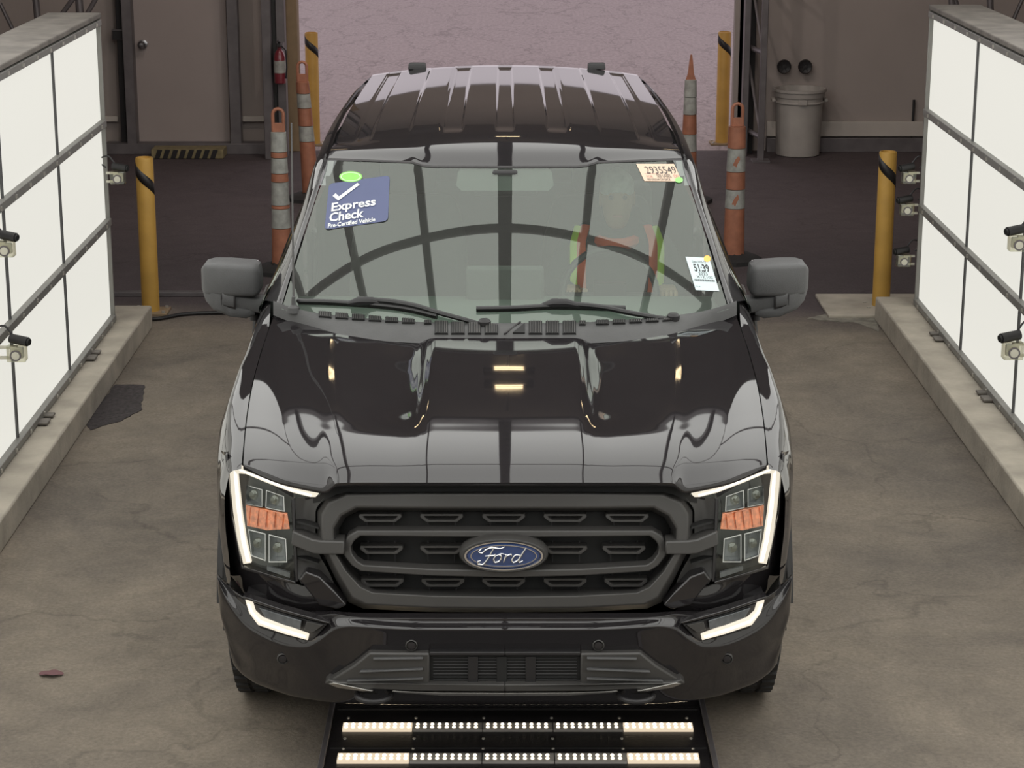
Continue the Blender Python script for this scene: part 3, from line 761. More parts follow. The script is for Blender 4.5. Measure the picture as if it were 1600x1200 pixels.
# ---- hood
rhw = [0, 105, 119, 132, 150, 200, 254, 302, 335, 361]; ry = [528, 528, 529, 532, 532, 529, 523, 509, 500, 493]; rZ = [1.282, 1.282, 1.279, 1.272, 1.268, 1.272, 1.277, 1.281, 1.283, 1.280]
rY = [PZ(CX+h, y, z).y for h, y, z in zip(rhw, ry, rZ)]
fhw = [0, 118, 135, 150, 172, 225, 262, 285, 345, 409]; fy = [754, 754, 754, 754, 754, 754, 755, 766, 753.5, 729]; fY = [6.25, 6.255, 6.26, 6.265, 6.272, 6.29, 6.305, 6.33, 6.41, 6.58]
ss = [0, .13, .26, .42, .56, .70, .83, .93, 1.0]
bulge = pchip([0, .26, .565, .826, .93, 1.0], [0, .010, .027, .034, .024, 0])
wv = pchip([0, .5, .62, .74, 1], [1, 1, .7, 0, 0])
dzc = [0, 0, -.003, -.010, -.014, -.006, .0, .0, .0, 0]
crown = [0, 0, 0, 0, 0, 0, .0, .002, .004, 0]
fyb = [754, 754, 754, 754, 754, 754, 755, 755.5, 750, 729]
hood_rows = []
for s in ss:
    row = []
    for j in range(10):
        a = P(CX+rhw[j], ry[j], rY[j]); b = P(CX+fhw[j], fy[j] if s > .95 else fyb[j], fY[j]); t = j/9
        p = a.lerp(b, s); wt = (1, 1, 1, 1, 1, 1, 1, 1, .95, .6)[j]
        p.z += bulge(s)*max(wt, 0) + dzc[j]*wv(s)*(1 if s > 0 else .55) + crown[j]*math.sin(PI*s)
        p.x += .020*math.sin(PI*s)*(a.x/.86)**3
        row.append(p)
    hood_rows.append(row)
hl = hood_rows[-1]
hood_rows_b = [p+Vector((0, .006, -.016)) for p in hl]; hood_rows_c = [p+Vector((0, .03, -.03)) for p in hl]
def hoodpatch():
    nu, nv = 90, 70
    dr = []
    for r in hood_rows:
        fx = pchip([q/9 for q in range(10)], [p.x for p in r]); fyy = pchip([q/9 for q in range(10)], [p.y for p in r]); fz = pchip([q/9 for q in range(10)], [p.z for p in r])
        dr.append([Vector((fx(i/nu), fyy(i/nu), fz(i/nu))) for i in range(nu+1)])
    G = [[None]*(nu+1) for _ in range(nv+1)]
    for i in range(nu+1):
        f = [pchip(ss, [dr[k][i][c] for k in range(len(ss))]) for c in range(3)]
        for v in range(nv+1): G[v][i] = Vector([f[c](v/nv) for c in range(3)])
    return G
G = hoodpatch(); full = [[Vector((-p.x, p.y, p.z)) for p in reversed(r[1:])]+r for r in G]
fr = full[-1]
full += [[p+Vector((0, .004, -.012)) for p in fr], [p+Vector((0, .03, -.022)) for p in fr]]
hood = MB().grid(full).build('hood', 'paint', T, smooth=75)
# near-black strip painting in the shadow gap between hood edge and grille
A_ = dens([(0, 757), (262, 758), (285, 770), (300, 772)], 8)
mb = band(A_, [(h, y+14) for h, y in A_], off(HF, .03), 0, .06); both(mb, 'hood_gap', 'mesh')

# ---- fenders
fr_rows = [
 (8.10, [(.905, 1.315), (.945, 1.27), (.968, 1.2), (.985, 1.1), (.99, .92), (.98, .72), (.965, .5)]),
 (7.85, [(.893, 1.312), (.935, 1.26), (.965, 1.19), (.985, 1.09), (.995, .92), (.985, .72), (.965, .52)]),
 (7.64, [(.868, 1.305), (.925, 1.25), (.962, 1.18), (.988, 1.08), (1.0, .95), (.99, .80), (.97, .60)]),
 (7.40, [(.893, 1.243), (.94, 1.205), (.975, 1.14), (1.0, 1.05), (1.008, .97), (.998, .88), (.985, .82)]),
 (7.15, [(.905, 1.192), (.95, 1.16), (.98, 1.10), (1.002, 1.03), (1.008, .96), (1.0, .915), (.985, .89)]),
 (6.88, [(.893, 1.137), (.935, 1.11), (.962, 1.06), (.982, .99), (.985, .93), (.98, .86), (.965, .80)]),
 (6.68, [(.872, 1.092), (.912, 1.07), (.936, 1.02), (.952, .95), (.955, .88), (.95, .74), (.94, .62)]),
 (6.56, [(.862, 1.062), (.892, 1.045), (.908, 1.0), (.918, .94), (.918, .86), (.91, .74), (.905, .62)]),
]
# shut line follows the hood edge
he = [r[-1] for r in G]
def hood_edge_at(Y):
    best = min(he, key=lambda p: abs(p.y-Y)); return best
rows = []
for Y, sec in fr_rows:
    pts = [Vector((x, Y, z)) for x, z in sec]
    if 6.56 <= Y <= 7.64:
        e = hood_edge_at(Y); pts[0] = Vector((e.x+.004, Y, e.z-.002))
    rows.append(pts)
fgrid = patch(rows, 36, 60)
both(MB().grid(fgrid), 'fender', 'paint', smooth=70)
# wheel house liner + flare
def arch(sx, y0=7.15):
    m = MB(); r0, r1, r2 = .475, .52, .50; rows = []
    for k in range(25):
        a = .06*PI + .88*PI*k/24
        c_, s_ = math.cos(a), math.sin(a)
        rows.append([Vector((sx*.96, y0+.54*c_, .42+.54*s_)), Vector((sx*.982, y0+.52*c_, .42+.52*s_)), Vector((sx*.986, y0+.49*c_, .42+.49*s_)), Vector((sx*.97, y0+.475*c_, .42+.475*s_)), Vector((sx*.7, y0+.475*c_, .42+.475*s_))])
    return m.grid(rows)
for s in (-1, 1):
    arch(s, 7.25).build('wheel_arch', 'dark', T); arch(s, 10.86).build('wheel_arch', 'dark', T)
# side badge on the fender
for s in (-1, 1):
    MB().box((s*1.0, 7.86, 1.03), (.014, .30, .05)).build('side_vent', 'satin', T, .008)

# ---- windscreen
gy_b = pchip([0, 170, 290, 349], [506, 502, 492, 476])
rows = []
for i in range(25):
    v = i/24; row = []
    for j in range(-30, 31):
        u = j/30; hw0, hw1 = 276*u, 349*u
        row.append(S(CX+hw0+(hw1-hw0)*v, yt(abs(hw0))+1.2+(gy_b(abs(hw1))+6-yt(abs(hw0)))*v, WF))
    rows.append(row)
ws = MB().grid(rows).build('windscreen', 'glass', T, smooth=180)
# black frit seal round the glass
A_ = [(0, 259.5), (112, 259), (128, 257.5), (146, 252), (277, 247.5)]
mb = band(dens(A_, 6), [(h, y+2.6) for h, y in dens(A_, 6)], off(WF, -.004), 0, .012); both(mb, 'seal', 'tape')
# ---- cowl
CA = [(0, 505), (100, 504), (170, 501), (250, 494), (300, 488), (340, 478), (362, 470)]
CB = [(0, 531), (105, 531), (132, 536), (200, 532), (254, 526), (302, 512), (335, 503), (363, 492)]
def cowlsurf(u, v):       # u 0..1 lateral, v 0..1 back-to-front
    fa = pchip([h for h, _ in CA], [y for _, y in CA]); fb = pchip([h for h, _ in CB], [y for _, y in CB])
    h = 362*u; ya, yb = fa(h), fb(h)
    pa = S(CX+h, ya, off(WF, -.012))
    fr_ = P(CX+h, yb, min(pchip(rhw, rY)(h)-.008, pa.y-.02))
    p = pa.lerp(fr_, v); p.z += .008*math.sin(PI*v); return p
_c = {}
rows = [[cowlsurf(j/40, v/8) for j in range(41)] for v in range(9)]
full = [[Vector((-p.x, p.y, p.z)) for p in reversed(r[1:])]+r for r in rows]
cowl = MB().grid(full).build('cowl_panel', 'cowl', T, smooth=60)
def on_cowl(px, py):
    h = abs(px-CX); u = h/362
    fa = pchip([q for q, _ in CA], [y for _, y in CA]); fb = pchip([q for q, _ in CB], [y for _, y in CB])
    v = (py-fa(h))/(fb(h)-fa(h)); p = cowlsurf(u, v).copy()
    if px < CX: p.x = -p.x
    return p
def vent(x0, x1, ya, yb, yc, yd):      # corners: TL(x0,ya) TR(x1,yb) BR(x1,yc) BL(x0,yd)
    up = Vector((0, -.003, .006))
    c4 = [on_cowl(x0, ya)+up, on_cowl(x1, yb)+up, on_cowl(x1, yc)+up, on_cowl(x0, yd)+up]
    o = MB().loft([c4, [p+Vector((0, .004, -.012)) for p in c4]]).build('vent_grille', 'mesh', cowl)
    mb = MB(); n = max(3, int((x1-x0)/2.6))
    for k in range(1, n):
        a = c4[0].lerp(c4[1], k/n); b = c4[3].lerp(c4[2], k/n); mb.tube([a+up*.3, b+up*.3], .0018, 5)
    tag(mb.build('vent_slat', 'satin', o), kind=None)
for i in range(6): x = 498+i*26; y = 487+i*2.1; vent(x, x+20, y, y+1.6, y+13-i*.6, y+12-i*.4)
vent(663, 674, 501, 501.5, 509, 509)
for i in range(4): x = 679+i*26; vent(x, x+21, 503+i*2.2, 503.5+i*2.6, 525, 525)
for i in range(3): x = 826+i*26.5; vent(x, x+21, 503, 503, 525, 525)
vent(905, 915, 503, 502.5, 511, 511)
for i in range(5): x = 931+i*26; y = 501.5-i*.1; vent(x, x+20, y+i*.3, y+i*.3, y+9-i*1.3, y+9-i*1.1)
up = Vector((0, -.003, .006))
q = [on_cowl(801, 524)+up, on_cowl(820, 507)+up, on_cowl(820, 524)+up]
MB().loft([q, [p+Vector((0, .004, -.012)) for p in q]]).build('vent_grille', 'mesh', cowl)
q = [on_cowl(787, 525)+up, on_cowl(811, 504)+up, on_cowl(814, 504)+up, on_cowl(790, 525)+up]
MB().loft([q, [p+Vector((0, .004, -.012)) for p in q]]).build('cowl_slit', 'tape', cowl)
# ---- wipers
def wp(px, py, d): return S(px, py, off(WF, -d))
def wiper(blade, arm, hub):
    b = spline_pts([wp(x, y, .016) for x, y in blade], 30)
    w_ = MB().tube(b, .0115, 8, flat=.8).build('wiper', 'wiper', T)
    MB().tube([p+Vector((0, .008, -.012)) for p in b], .005, 6).build('blade_rubber', 'tape', w_)
    a = spline_pts([wp(x, y, d) for x, y, d in arm], 24)
    MB().tube(a, [.011-.003*abs(k/24-.3) for k in range(25)], 8).build('wiper_arm', 'wiper', w_)
    mid = b[int(len(b)*hub)]
    MB().tube([mid+Vector((-.07, 0, .002)), mid+Vector((-.03, -.004, .012)), mid+Vector((.02, -.004, .012)), mid+Vector((.07, 0, 0))], [.008, .017, .016, .009], 10).build('wiper_joint', 'dark', w_)
    p = on_cowl(*arm[-1][:2]); MB().lathe(p, [(.022, -.01), (.024, .012), (.016, .02), (.001, .021)], 16).build('wiper_pivot', 'dark', w_)
wiper([(465, 470), (520, 471.5), (575, 475), (630, 481), (683, 493)], [(572, 468, .03), (600, 470, .03), (640, 476, .03), (690, 490, .03), (757, 508, .02)], .5)
wiper([(744, 482), (800, 481), (860, 478), (920, 479), (977, 481)], [(865, 475, .03), (900, 476, .03), (940, 480, .03), (985, 489, .03), (1052, 500, .02)], .55)
# ---- antenna
an = on_cowl(459, 486); tp = P(455.5, 192, 7.86)
ant = MB().tube([an+Vector((0, 0, .0)), an.lerp(tp, .15), tp], [.0055, .004, .0028], 8).build('antenna', 'satin', T)
MB().lathe(an, [(.024, -.01), (.022, .01), (.009, .02), (.007, .05), (.001, .051)], 16).build('antenna_base', 'cowl', ant)

# ---- grille
F_ = HF
Oo = [(0, 768), (125, 768), (250, 769), (280, 781), (293, 800), (293, 846), (266, 902), (245, 941), (222, 951), (120, 956), (0, 957)]
Oc = [(0, 771), (125, 771), (248, 772.5), (275, 785), (286, 803), (286, 843), (260, 897), (239, 933), (218, 944), (120, 949), (0, 950)]
Oi = [(0, 794), (125, 794), (232, 793), (256, 806), (268, 826), (267, 862), (248, 893), (226, 917), (206, 926), (110, 931), (0, 932)]
Ob = [(0, 799), (125, 799), (228, 798), (249, 809), (260, 828), (259, 860), (241, 889), (220, 911), (203, 920), (110, 924), (0, 925)]
L0 = px_loop(Oo, off(F_, .03)); L1 = px_loop(Oc, off(F_, -.022)); L2 = px_loop(Oi, off(F_, -.018)); L3 = px_loop(Ob, off(F_, .07))
L4 = [p+Vector((0, .03, 0)) for p in L3]; L5 = [Vector((p.x, q.y+.07, p.z)) for p, q in zip(L0, L0)]
grille = MB().ringstrip([L0, L1, L2, L3, L4, L5]).build('grille_surround', 'satin', T, bevel=.006, seg=3)
Mo = [(0, 829), (130, 829), (231, 829), (245, 837), (252, 850), (252, 868), (240, 884), (226, 893), (120, 900), (0, 903)]
Mi = [(0, 840), (130, 839), (226, 838), (236, 846), (241, 855), (239, 866), (231, 877), (221, 883), (120, 889), (0, 891)]
mk = lambda h, d: px_loop(h, off(F_, d))
m0 = mk(Mo, .0); m1 = mk(Mi, .0)
sh = lambda L, d: [p+Vector((0, d, 0)) for p in L]
MB().ringstrip([sh(m0, .05), m0, m1, sh(m1, .05)]).build('centre_bar', 'satin', T, bevel=.005, seg=3)
# winged clamps to the headlights
cl_ = plate([(251, 846), (288, 845), (300, 843), (332, 830), (334, 852), (300, 866), (288, 867), (251, 867)], F_, -.03, .04)
both(cl_, 'side_clamp', 'satin', bevel=.005)
# side cheeks between the surround and the lamps
A1 = [(283, 778), (296, 800), (296, 846), (272, 900), (262, 925)]; B1 = [(334, 780), (333, 812), (331, 850), (329, 890), (318, 912)]
mb = MB()
ra = [SR(h, y, off(F_, .03)) for h, y in A1]; rb_ = [SR(h, y, off(F_, -.008)) for h, y in B1]
rc = [a.lerp(b, .55)+Vector((0, .018, 0)) for a, b in zip(ra, rb_)]
mb.grid(patch([ra, rc, rb_], 24, 10)); both(mb, 'grille_cheek', 'satin', smooth=60)
for y0, y1 in ((812, 827), (868, 876)):
    both(band([(291, y0+12), (310, y0+6), (333, y0)], [(291, y0+15), (310, y0+9), (333, y0+4)], F_, -.006, .03), 'cheek_groove', 'mesh')
# dark core with ribs
core = MB(); rows = []
for i in range(9):
    y = 790+i*18; rows.append([S(CX+h, y, off(F_, .10)) for h in range(-275, 276, 25)])
core = core.grid(rows).build('grille_core', 'mesh', T, solid=.01)
for y, xs in ((808, (594, 690, 787, 883, 980)), (858, (596, 690, 884, 975)), (909, (597, 692, 787, 883, 978))):
    for x in xs:
        k = .012*((x-787)/100.0)**2*10
        outer = [(-33, -5), (33, -5), (34, 0), (24, 8), (-24, 8), (-34, 0)]; inner_ = [(-27, -1.5), (27, -1.5), (26, .6), (20, 4.2), (-20, 4.2), (-26, .6)]
        lo = [S(x+a, y+b-k*.0, off(F_, .045)) for a, b in outer]; li = [S(x+a, y+b, off(F_, .045)) for a, b in inner_]
        MB().ringstrip([sh(lo, .035), lo, li, sh(li, .035)]).build('grille_insert', 'satin', grille, bevel=.0015, seg=1)
        mb = MB()
        for dx in (-21, 21):
            for (ya, yb) in ((y-13, y-5), (y+8, y+20 if y > 850 and y < 880 else y+13)):
                mb.tube([S(x+dx, ya, off(F_, .075)), S(x+dx, yb, off(F_, .075))], .003, 6)
        mb.build('grille_rib', 'dark', grille)
# emblem
ec_ = S(787, 868, off(F_, -.03))
def ell(rx, rz, d, n=48): return [ec_+Vector((rx*math.cos(2*PI*k/n), d, rz*math.sin(2*PI*k/n))) for k in range(n)]
em = MB().loft([ell(.138, .060, .06), ell(.140, .061, .012), ell(.133, .055, 0), ell(.125, .049, .004)]).build('emblem', 'satin', T)
MB().ringstrip([ell(.128, .050, .006), ell(.124, .048, -.006), ell(.118, .0445, -.006), ell(.114, .042, .004)]).build('chrome_ring', 'chrome', em)
MB().loft([ell(.117, .0435, .004), ell(.112, .041, -.002), ell(.06, .02, -.005)]).build('blue_oval', 'blue', em)
MB().ringstrip([ell(.105, .0365, -.003), ell(.1045, .0362, -.006), ell(.1015, .0342, -.006), ell(.1012, .034, -.003)]).build('oval_line', 'chrome', em)
def script(strokes, k, ox, oz):
    mb = MB()
    for st in strokes:
        pts = [ec_+Vector((ox+x*k+z*k*.22, -.0085, oz+z*k)) for x, z in st]
        pts = spline_pts(pts, len(pts)*5) if len(pts) > 2 else pts
        n = len(pts); mb.tube(pts, [.0016+.0014*math.sin(PI*i/max(n-1, 1)) for i in range(n)], 6)
    return mb
FORD = [[(-5.4, 1.9), (-5.9, 1.2), (-5.2, .9), (-4.4, 1.7), (-3.2, 2.1), (-1.5, 1.9), (-.6, 2.3)],            # F top sweep
        [(-2.9, 1.9), (-3.3, .6), (-3.8, -.8), (-4.6, -1.7), (-5.5, -1.6), (-5.6, -1.0), (-5.0, -.8)],       # F stem with curl
        [(-4.3, .2), (-3.3, .3), (-2.4, .35), (-2.2, .7)],                                                  # F cross
        [(-1.5, .5), (-2.1, .2), (-2.3, -.6), (-1.9, -1.2), (-1.2, -1.0), (-.85, -.2), (-1.1, .45), (-1.5, .5), (-.9, .75), (-.3, .6)],   # o
        [(-.2, .6), (.1, .5), (0, -.3), (-.1, -1.2)], [(.0, -.2), (.5, .4), (1.1, .6), (1.3, .2)],            # r
        [(3.0, .4), (2.3, .5), (1.7, -.1), (1.6, -.8), (2.0, -1.2), (2.8, -.7), (3.1, .1)],                  # d bowl
        [(4.0, 2.1), (3.6, 1.2), (3.2, .1), (3.0, -.8), (3.3, -1.2), (3.9, -.8)]]                             # d stem
script(FORD, .0148, .005, -.002).build('lettering', 'chrome', em)

# ---- headlights
def headlight(sx):
    fix = (lambda mb: mb) if sx > 0 else (lambda mb: mb.mir())
    hull = [(434, 712), (427, 800), (411, 884), (370, 896), (327, 908), (333, 778), (306, 778), (288, 772), (300, 766), (330, 760), (377, 743), (410, 728)]
    q = [SR(h, y, off(HF, .026)) for h, y in hull]; cen = SR(375, 810, off(HF, .03))
    hb_ = MB()
    n = len(q); hb_.add(q+[cen]+[p+Vector((0, .03, 0)) for p in q]+[cen+Vector((0, .05, 0))], [(i, (i+1) % n, n) for i in range(n)]+[(n+1+(i+1) % n, n+1+i, 2*n+1) for i in range(n)]+[(i, n+1+i, n+1+(i+1) % n, (i+1) % n) for i in range(n)])
    h = fix(hb_).build('headlight', 'dark', T)
    up_, dn = lambda A: dens(A, 6), None
    fix(band(up_([(432, 716), (429, 760), (425, 800), (418, 845), (409, 882)]), up_([(417, 742), (414, 770), (410, 805), (404, 845), (396, 880)]), HF, -.002, .02)).build('running_light', 'lamp', h, bevel=.003)
    fix(band(up_([(430, 718), (410, 731), (377, 746), (330, 762), (300, 769), (291, 772)]), up_([(420, 740), (405, 741), (374, 754), (332, 770), (304, 777), (296, 777)]), HF, -.002, .02)).build('running_light', 'lamp', h, bevel=.003)
    fix(band(up_([(424, 735), (420, 790), (412, 845), (404, 878)]), up_([(419, 742), (414, 790), (406, 845), (398, 878)]), HF, -.006, .0)).build('light_guide', 'lampcore', h)
    fix(band(up_([(418, 732), (377, 748), (332, 765), (302, 773)]), up_([(414, 736), (375, 751), (332, 768), (303, 776)]), HF, -.006, .0)).build('light_guide', 'lampcore', h)
    cells = [((404, 757), (379, 764), (379, 792), (405, 787)), ((373, 765), (345, 775), (344, 799), (374, 793)),
             ((401, 826), (374, 833), (374, 876), (396, 868)), ((369, 834), (342, 841), (340, 878), (369, 878))]
    for a, b, c, d in cells:
        lp = [SR(x, y, off(HF, .004)) for x, y in (a, b, c, d)]
        cen = sum(lp, Vector())/4; li = [p.lerp(cen, .10) for p in lp]; lb = [p.lerp(cen, .30)+Vector((0, .018, 0)) for p in lp]
        o = fix(MB().loft([li, lb], False, True)).build('reflector', 'lampbody', h)
        lo2 = [p+Vector((0, -.004, 0)) for p in lp]
        fix(MB().ringstrip([lp, lo2, [p.lerp(cen, .08)+Vector((0, -.004, 0)) for p in lp], li])).build('reflector_frame', 'chrome', o)
        fix(MB().lathe(cen+Vector((0, .016, 0)), [(.018, 0), (.017, -.006), (.010, -.011), (.001, -.013)], 20, 'y')).build('projector', 'clear', o)
    am = [(405, 790), (374, 796), (340, 803), (336, 827), (372, 829), (403, 822)]
    ao = fix(plate(am, HF, .004, .02)).build('amber_marker', 'amber', h, bevel=.002)
    for k in range(5):
        fix(band([(400-k*13, 793+k*2.6), (403-k*13, 822+k*1.2)], [(398-k*13, 793.5+k*2.6), (401-k*13, 822+k*1.2)], HF, .001, .006)).build('prism_rib', 'amber', ao)
    fix(band([(372, 885), (345, 892), (336, 895)], [(372, 891), (345, 900), (336, 903)], HF, .0, .012)).build('lower_trim', 'lampbody', h)
    # curved lens
    rows = []
    for i in range(13):
        v = i/12; yo = 712+(884-712)*v
        outer_h = pchip([712, 800, 884], [434, 427.5, 411])(yo); row = []
        for j in range(9):
            u = j/8; hh = outer_h+(330-outer_h)*u
            row.append(SR(hh, (yo if v > .0 else yo)+(1-v)*66*u**.9+v*24*u, off(HF, -.013+.010*(abs(2*u-1)**4))))
        rows.append(row)
    fix(MB().grid(rows)).build('lens', 'lens', h, smooth=180)
    rows = []
    for u in [i/8 for i in range(9)]:
        hh = 330+(289-330)*u; rows.append([SR(hh, 762+9*u, off(HF, -.010)), SR(hh, 779-5*u, off(HF, -.010))])
    fix(MB().grid(rows)).build('lens', 'lens', h, smooth=180)
    # glossy rim
    loop = dens([(434, 711), (427.5, 800), (411, 885), (370, 897.5), (327, 909.5)], 5)
    fix(band(loop, [(x+3.5 if y < 880 else x+2, y if y < 870 else y+4) for x, y in loop], HF, -.012, .04)).build('bezel', 'paint', h, bevel=.002)
    loop = dens([(333, 779), (331, 840), (327, 909)], 4)
    fix(band(loop, [(x-4, y) for x, y in loop], HF, -.014, .04)).build('bezel', 'dark', h, bevel=.002)
    return h
HL = [headlight(1), headlight(-1)]
# ---- corner panels (gloss) round and under the lamps
A2 = [(433, 706), (431, 760), (429, 800), (422, 845), (413, 886), (372, 899), (329, 911), (318, 915), (300, 916)]
B2 = [(446, 702), (447, 760), (448, 800), (448, 850), (449, 893), (415, 922), (372, 944), (330, 958), (262, 958)]
ra = [SR(h, y, off(HF, -.004)) for h, y in A2]; rb_ = [SR(h, y, off(HF, (.15, .16, .16, .15, .12, .06, .02, .012, .012)[i])) for i, (h, y) in enumerate(B2)]
rm = [a.lerp(b, .55)+Vector((0, -.012, 0)) for a, b in zip(ra, rb_)]
g = patch([ra, rm, rb_], 60, 14); both(MB().grid(g), 'corner_panel', 'paint', smooth=60)
fin = plate([(322, 906), (312, 893), (290, 901), (268, 922), (247, 946), (262, 953), (290, 946)], HF, -.022, .04); both(fin, 'fascia_fin', 'paint', bevel=.006)
# backing
rows = [[S(CX+h, y, off(HF, .05)) for h in range(-440, 441, 40)] for y in (720, 780, 840, 900, 960, 985)]
MB().grid([r[:5] for r in rows]).build('fascia_back', 'mesh', T); MB().grid([r[-5:] for r in rows]).build('fascia_back', 'mesh', T)
# ---- bumper
hw_ = [0, 130, 235, 262, 290, 312, 350, 398, 432, 448]
R_ = [ # (ys, offset)
 ([958, 958, 957, 955, 955, 955, 950, 934, 912, 896], .075),
 ([966, 966, 964, 960, 961, 960, 955, 938, 916, 899], .03),
 ([971, 971, 966, 965, 980, 984, 974, 953, 923, 902], .028),
 ([984, 984, 979, 982, 1001, 1011, 1007, 984, 942, 908], .0),
 ([989, 989, 984, 988, 1008, 1018, 1014, 993, 955, 920], .004),
 ([1018, 1018, 1018, 1020, 1032, 1038, 1034, 1018, 988, 955], .022),
 ([1072, 1072, 1072, 1072, 1070, 1067, 1060, 1046, 1030, 1005], .03),
 ([1101, 1101, 1099, 1098, 1095, 1092, 1085, 1070, 1052, 1038], .04),
]
def hx(i, h):     # the corner draws in towards the bottom
    return h - (h/448)**4*[0, 0, 0, 0, 0, 3, 16, 24][i]
rows = [[SR(hx(i, h), y, off(BF, d)) for h, y in zip(hw_, ys)] for i, (ys, d) in enumerate(R_)]
for r in rows:                      # wrap the end round the corner to the wheel arch
    e = r[-1]; r.append(e+Vector((.012, .10, .0))); 
rows.append([p+Vector((0, .05, -.02)) for p in rows[-1]])
def bpatch(rows):
    nu = 70; dr = []
    for r in rows:
        t = [0, .14, .26, .32, .39, .46, .56, .70, .84, .93, 1.0]
        f = [pchip(t, [p[c] for p in r]) for c in range(3)]
        dr.append([Vector([f[c](i/nu) for c in range(3)]) for i in range(nu+1)])
    tv = [i/(len(rows)-1) for i in range(len(rows))]; nv = 56
    G2 = [[None]*(nu+1) for _ in range(nv+1)]
    for i in range(nu+1):
        f = [pchip(tv, [dr[k][i][c] for k in range(len(rows))]) for c in range(3)]
        for v in range(nv+1): G2[v][i] = Vector([f[c](v/nv) for c in range(3)])
    return G2
g = bpatch(rows); full = [[Vector((-p.x, p.y, p.z)) for p in reversed(r[1:])]+r for r in g]
bumper = MB().grid(full).build('bumper', 'paint', T, smooth=70)
# fog lamps
for sx in (1, -1):
    fix = (lambda mb: mb) if sx > 0 else (lambda mb: mb.mir())
    f0 = off(BF, .012)
    o = fix(plate([(408, 936), (395, 942), (350, 957), (300, 971), (278, 976), (302, 1003), (340, 995), (382, 982), (398, 962)], f0, -.004, .03)).build('fog_light', 'dark', T, bevel=.003)
    A3 = dens([(406, 938), (400, 958), (386, 977), (345, 991), (308, 1001)], 5); B3 = dens([(394, 943), (390, 956), (379, 966), (340, 980), (306, 992)], 5)
    fix(band(A3, B3, f0, -.016, .0)).build('fog_running_light', 'lamp', o, bevel=.003)
    A3 = dens([(403, 944), (397, 958), (384, 973), (345, 987), (312, 997)], 4); B3 = dens([(399, 945), (394, 957), (382, 970), (343, 984), (311, 994)], 4)
    fix(band(A3, B3, f0, -.020, -.014)).build('light_guide', 'lampcore', o)
    fix(plate([(384, 950), (345, 962), (318, 970), (320, 984), (345, 977), (374, 966)], f0, -.010, .0)).build('fog_reflector', 'lampbody', o, bevel=.002)
    fix(plate([(310, 971), (284, 977), (300, 989), (314, 984)], f0, -.010, .0)).build('fog_vent', 'satin', o, bevel=.002)
    fix(band(dens([(408, 936), (350, 956), (278, 975)], 4), dens([(409, 932), (350, 952), (274, 973)], 4), f0, -.016, .03)).build('bezel', 'paint', o, bevel=.002)
# sensors
for h, y in ((146, 1008), (347, 1029)):
    for sx in (1, -1):
        c = SR(h, y, off(BF, .012)); c.x *= sx
        o = MB().lathe(c, [(.019, .02), (.019, -.004), (.0165, -.006), (.0155, .002)], 24, 'y').build('parking_sensor', 'satin', bumper)
        MB().lathe(c, [(.0125, .005), (.012, -.005), (.001, -.006)], 20, 'y').build('sensor_disc', 'tape', o)
# lower valance
bl_ = off(BF, .0)
both(plate([(118, 1021), (212, 1020), (236, 1040), (273, 1063), (262, 1068), (118, 1074)], bl_, -.006, .05), 'valance', 'satin', bevel=.006)
for (a, b, c, d) in (((128, 1028), (206, 1029), (206, 1032), (128, 1031)), ((128, 1045), (226, 1049), (228, 1052), (128, 1048)), ((128, 1060), (246, 1064), (248, 1066), (128, 1063))):
    both(plate([a, b, c, d], bl_, -.014, .0), 'valance_rib', 'plastic', bevel=.002)
both(plate([(0, 1019), (118, 1019), (118, 1025), (0, 1025)], bl_, -.004, .05), 'intake_frame', 'dark', bevel=.003)
both(plate([(0, 1070), (120, 1070), (262, 1066), (276, 1062), (282, 1068), (262, 1075), (130, 1079), (0, 1081)], bl_, -.018, .05), 'skid_lip', 'satin', bevel=.004)
both(plate([(0, 1025), (118, 1025), (118, 1070), (0, 1070)], bl_, .016, .05), 'intake_core', 'mesh')
for h in (-45, 45, 0):
    MB().loft([[S(CX+h+a-5, y, off(BF, d)) for a, d in ((-8, .006), (8, .006), (8, .03), (-8, .03))] for y in (1026, 1048, 1070)]).build('intake_bar', 'dark' if h else 'mesh', T, bevel=.002)
mb = MB()
for k in range(9):
    y = 1029+k*4.8; mb.tube([S(CX+h, y, off(BF, .014)) for h in (-112, -56, 0, 56, 112)], .0016, 5)
mb.build('intake_mesh', 'dark', T)
M['bright'] = mat('lip_reflection', (.38, .37, .35), .22, .9, 0, .05, 8)  # bright metal standing in for the LED reflection along the bumper lip
both(band(dens([(0, 1083), (100, 1082.5), (165, 1080), (175, 1079)], 4), dens([(0, 1088), (100, 1087.5), (165, 1083), (177, 1081)], 4), off(BF, .012), -.02, .03), 'lip_glint', 'bright', bevel=.002)
both(plate([(206, 1080), (216, 1078), (268, 1067), (276, 1069), (262, 1075), (222, 1081)], off(BF, .0), -.024, .01), 'lip_glint', 'bright', bevel=.002)
for sx in (-1, 1):
    c = SR(204, 1082, off(BF, .02)); c.x *= sx; lp = []
    for k in range(20):
        a = 2*PI*k/20; lp.append(c+Vector((.055*math.cos(a), -.02+.045*math.sin(a)*.9, .006*math.sin(a))))
    lp.append(lp[0]); o = MB().tube(lp, .0095, 10).build('tow_hook', 'dark', T)
    MB().box(c+Vector((0, .06, .005)), (.1, .1, .03)).build('hook_bracket', 'mesh', o, .004)

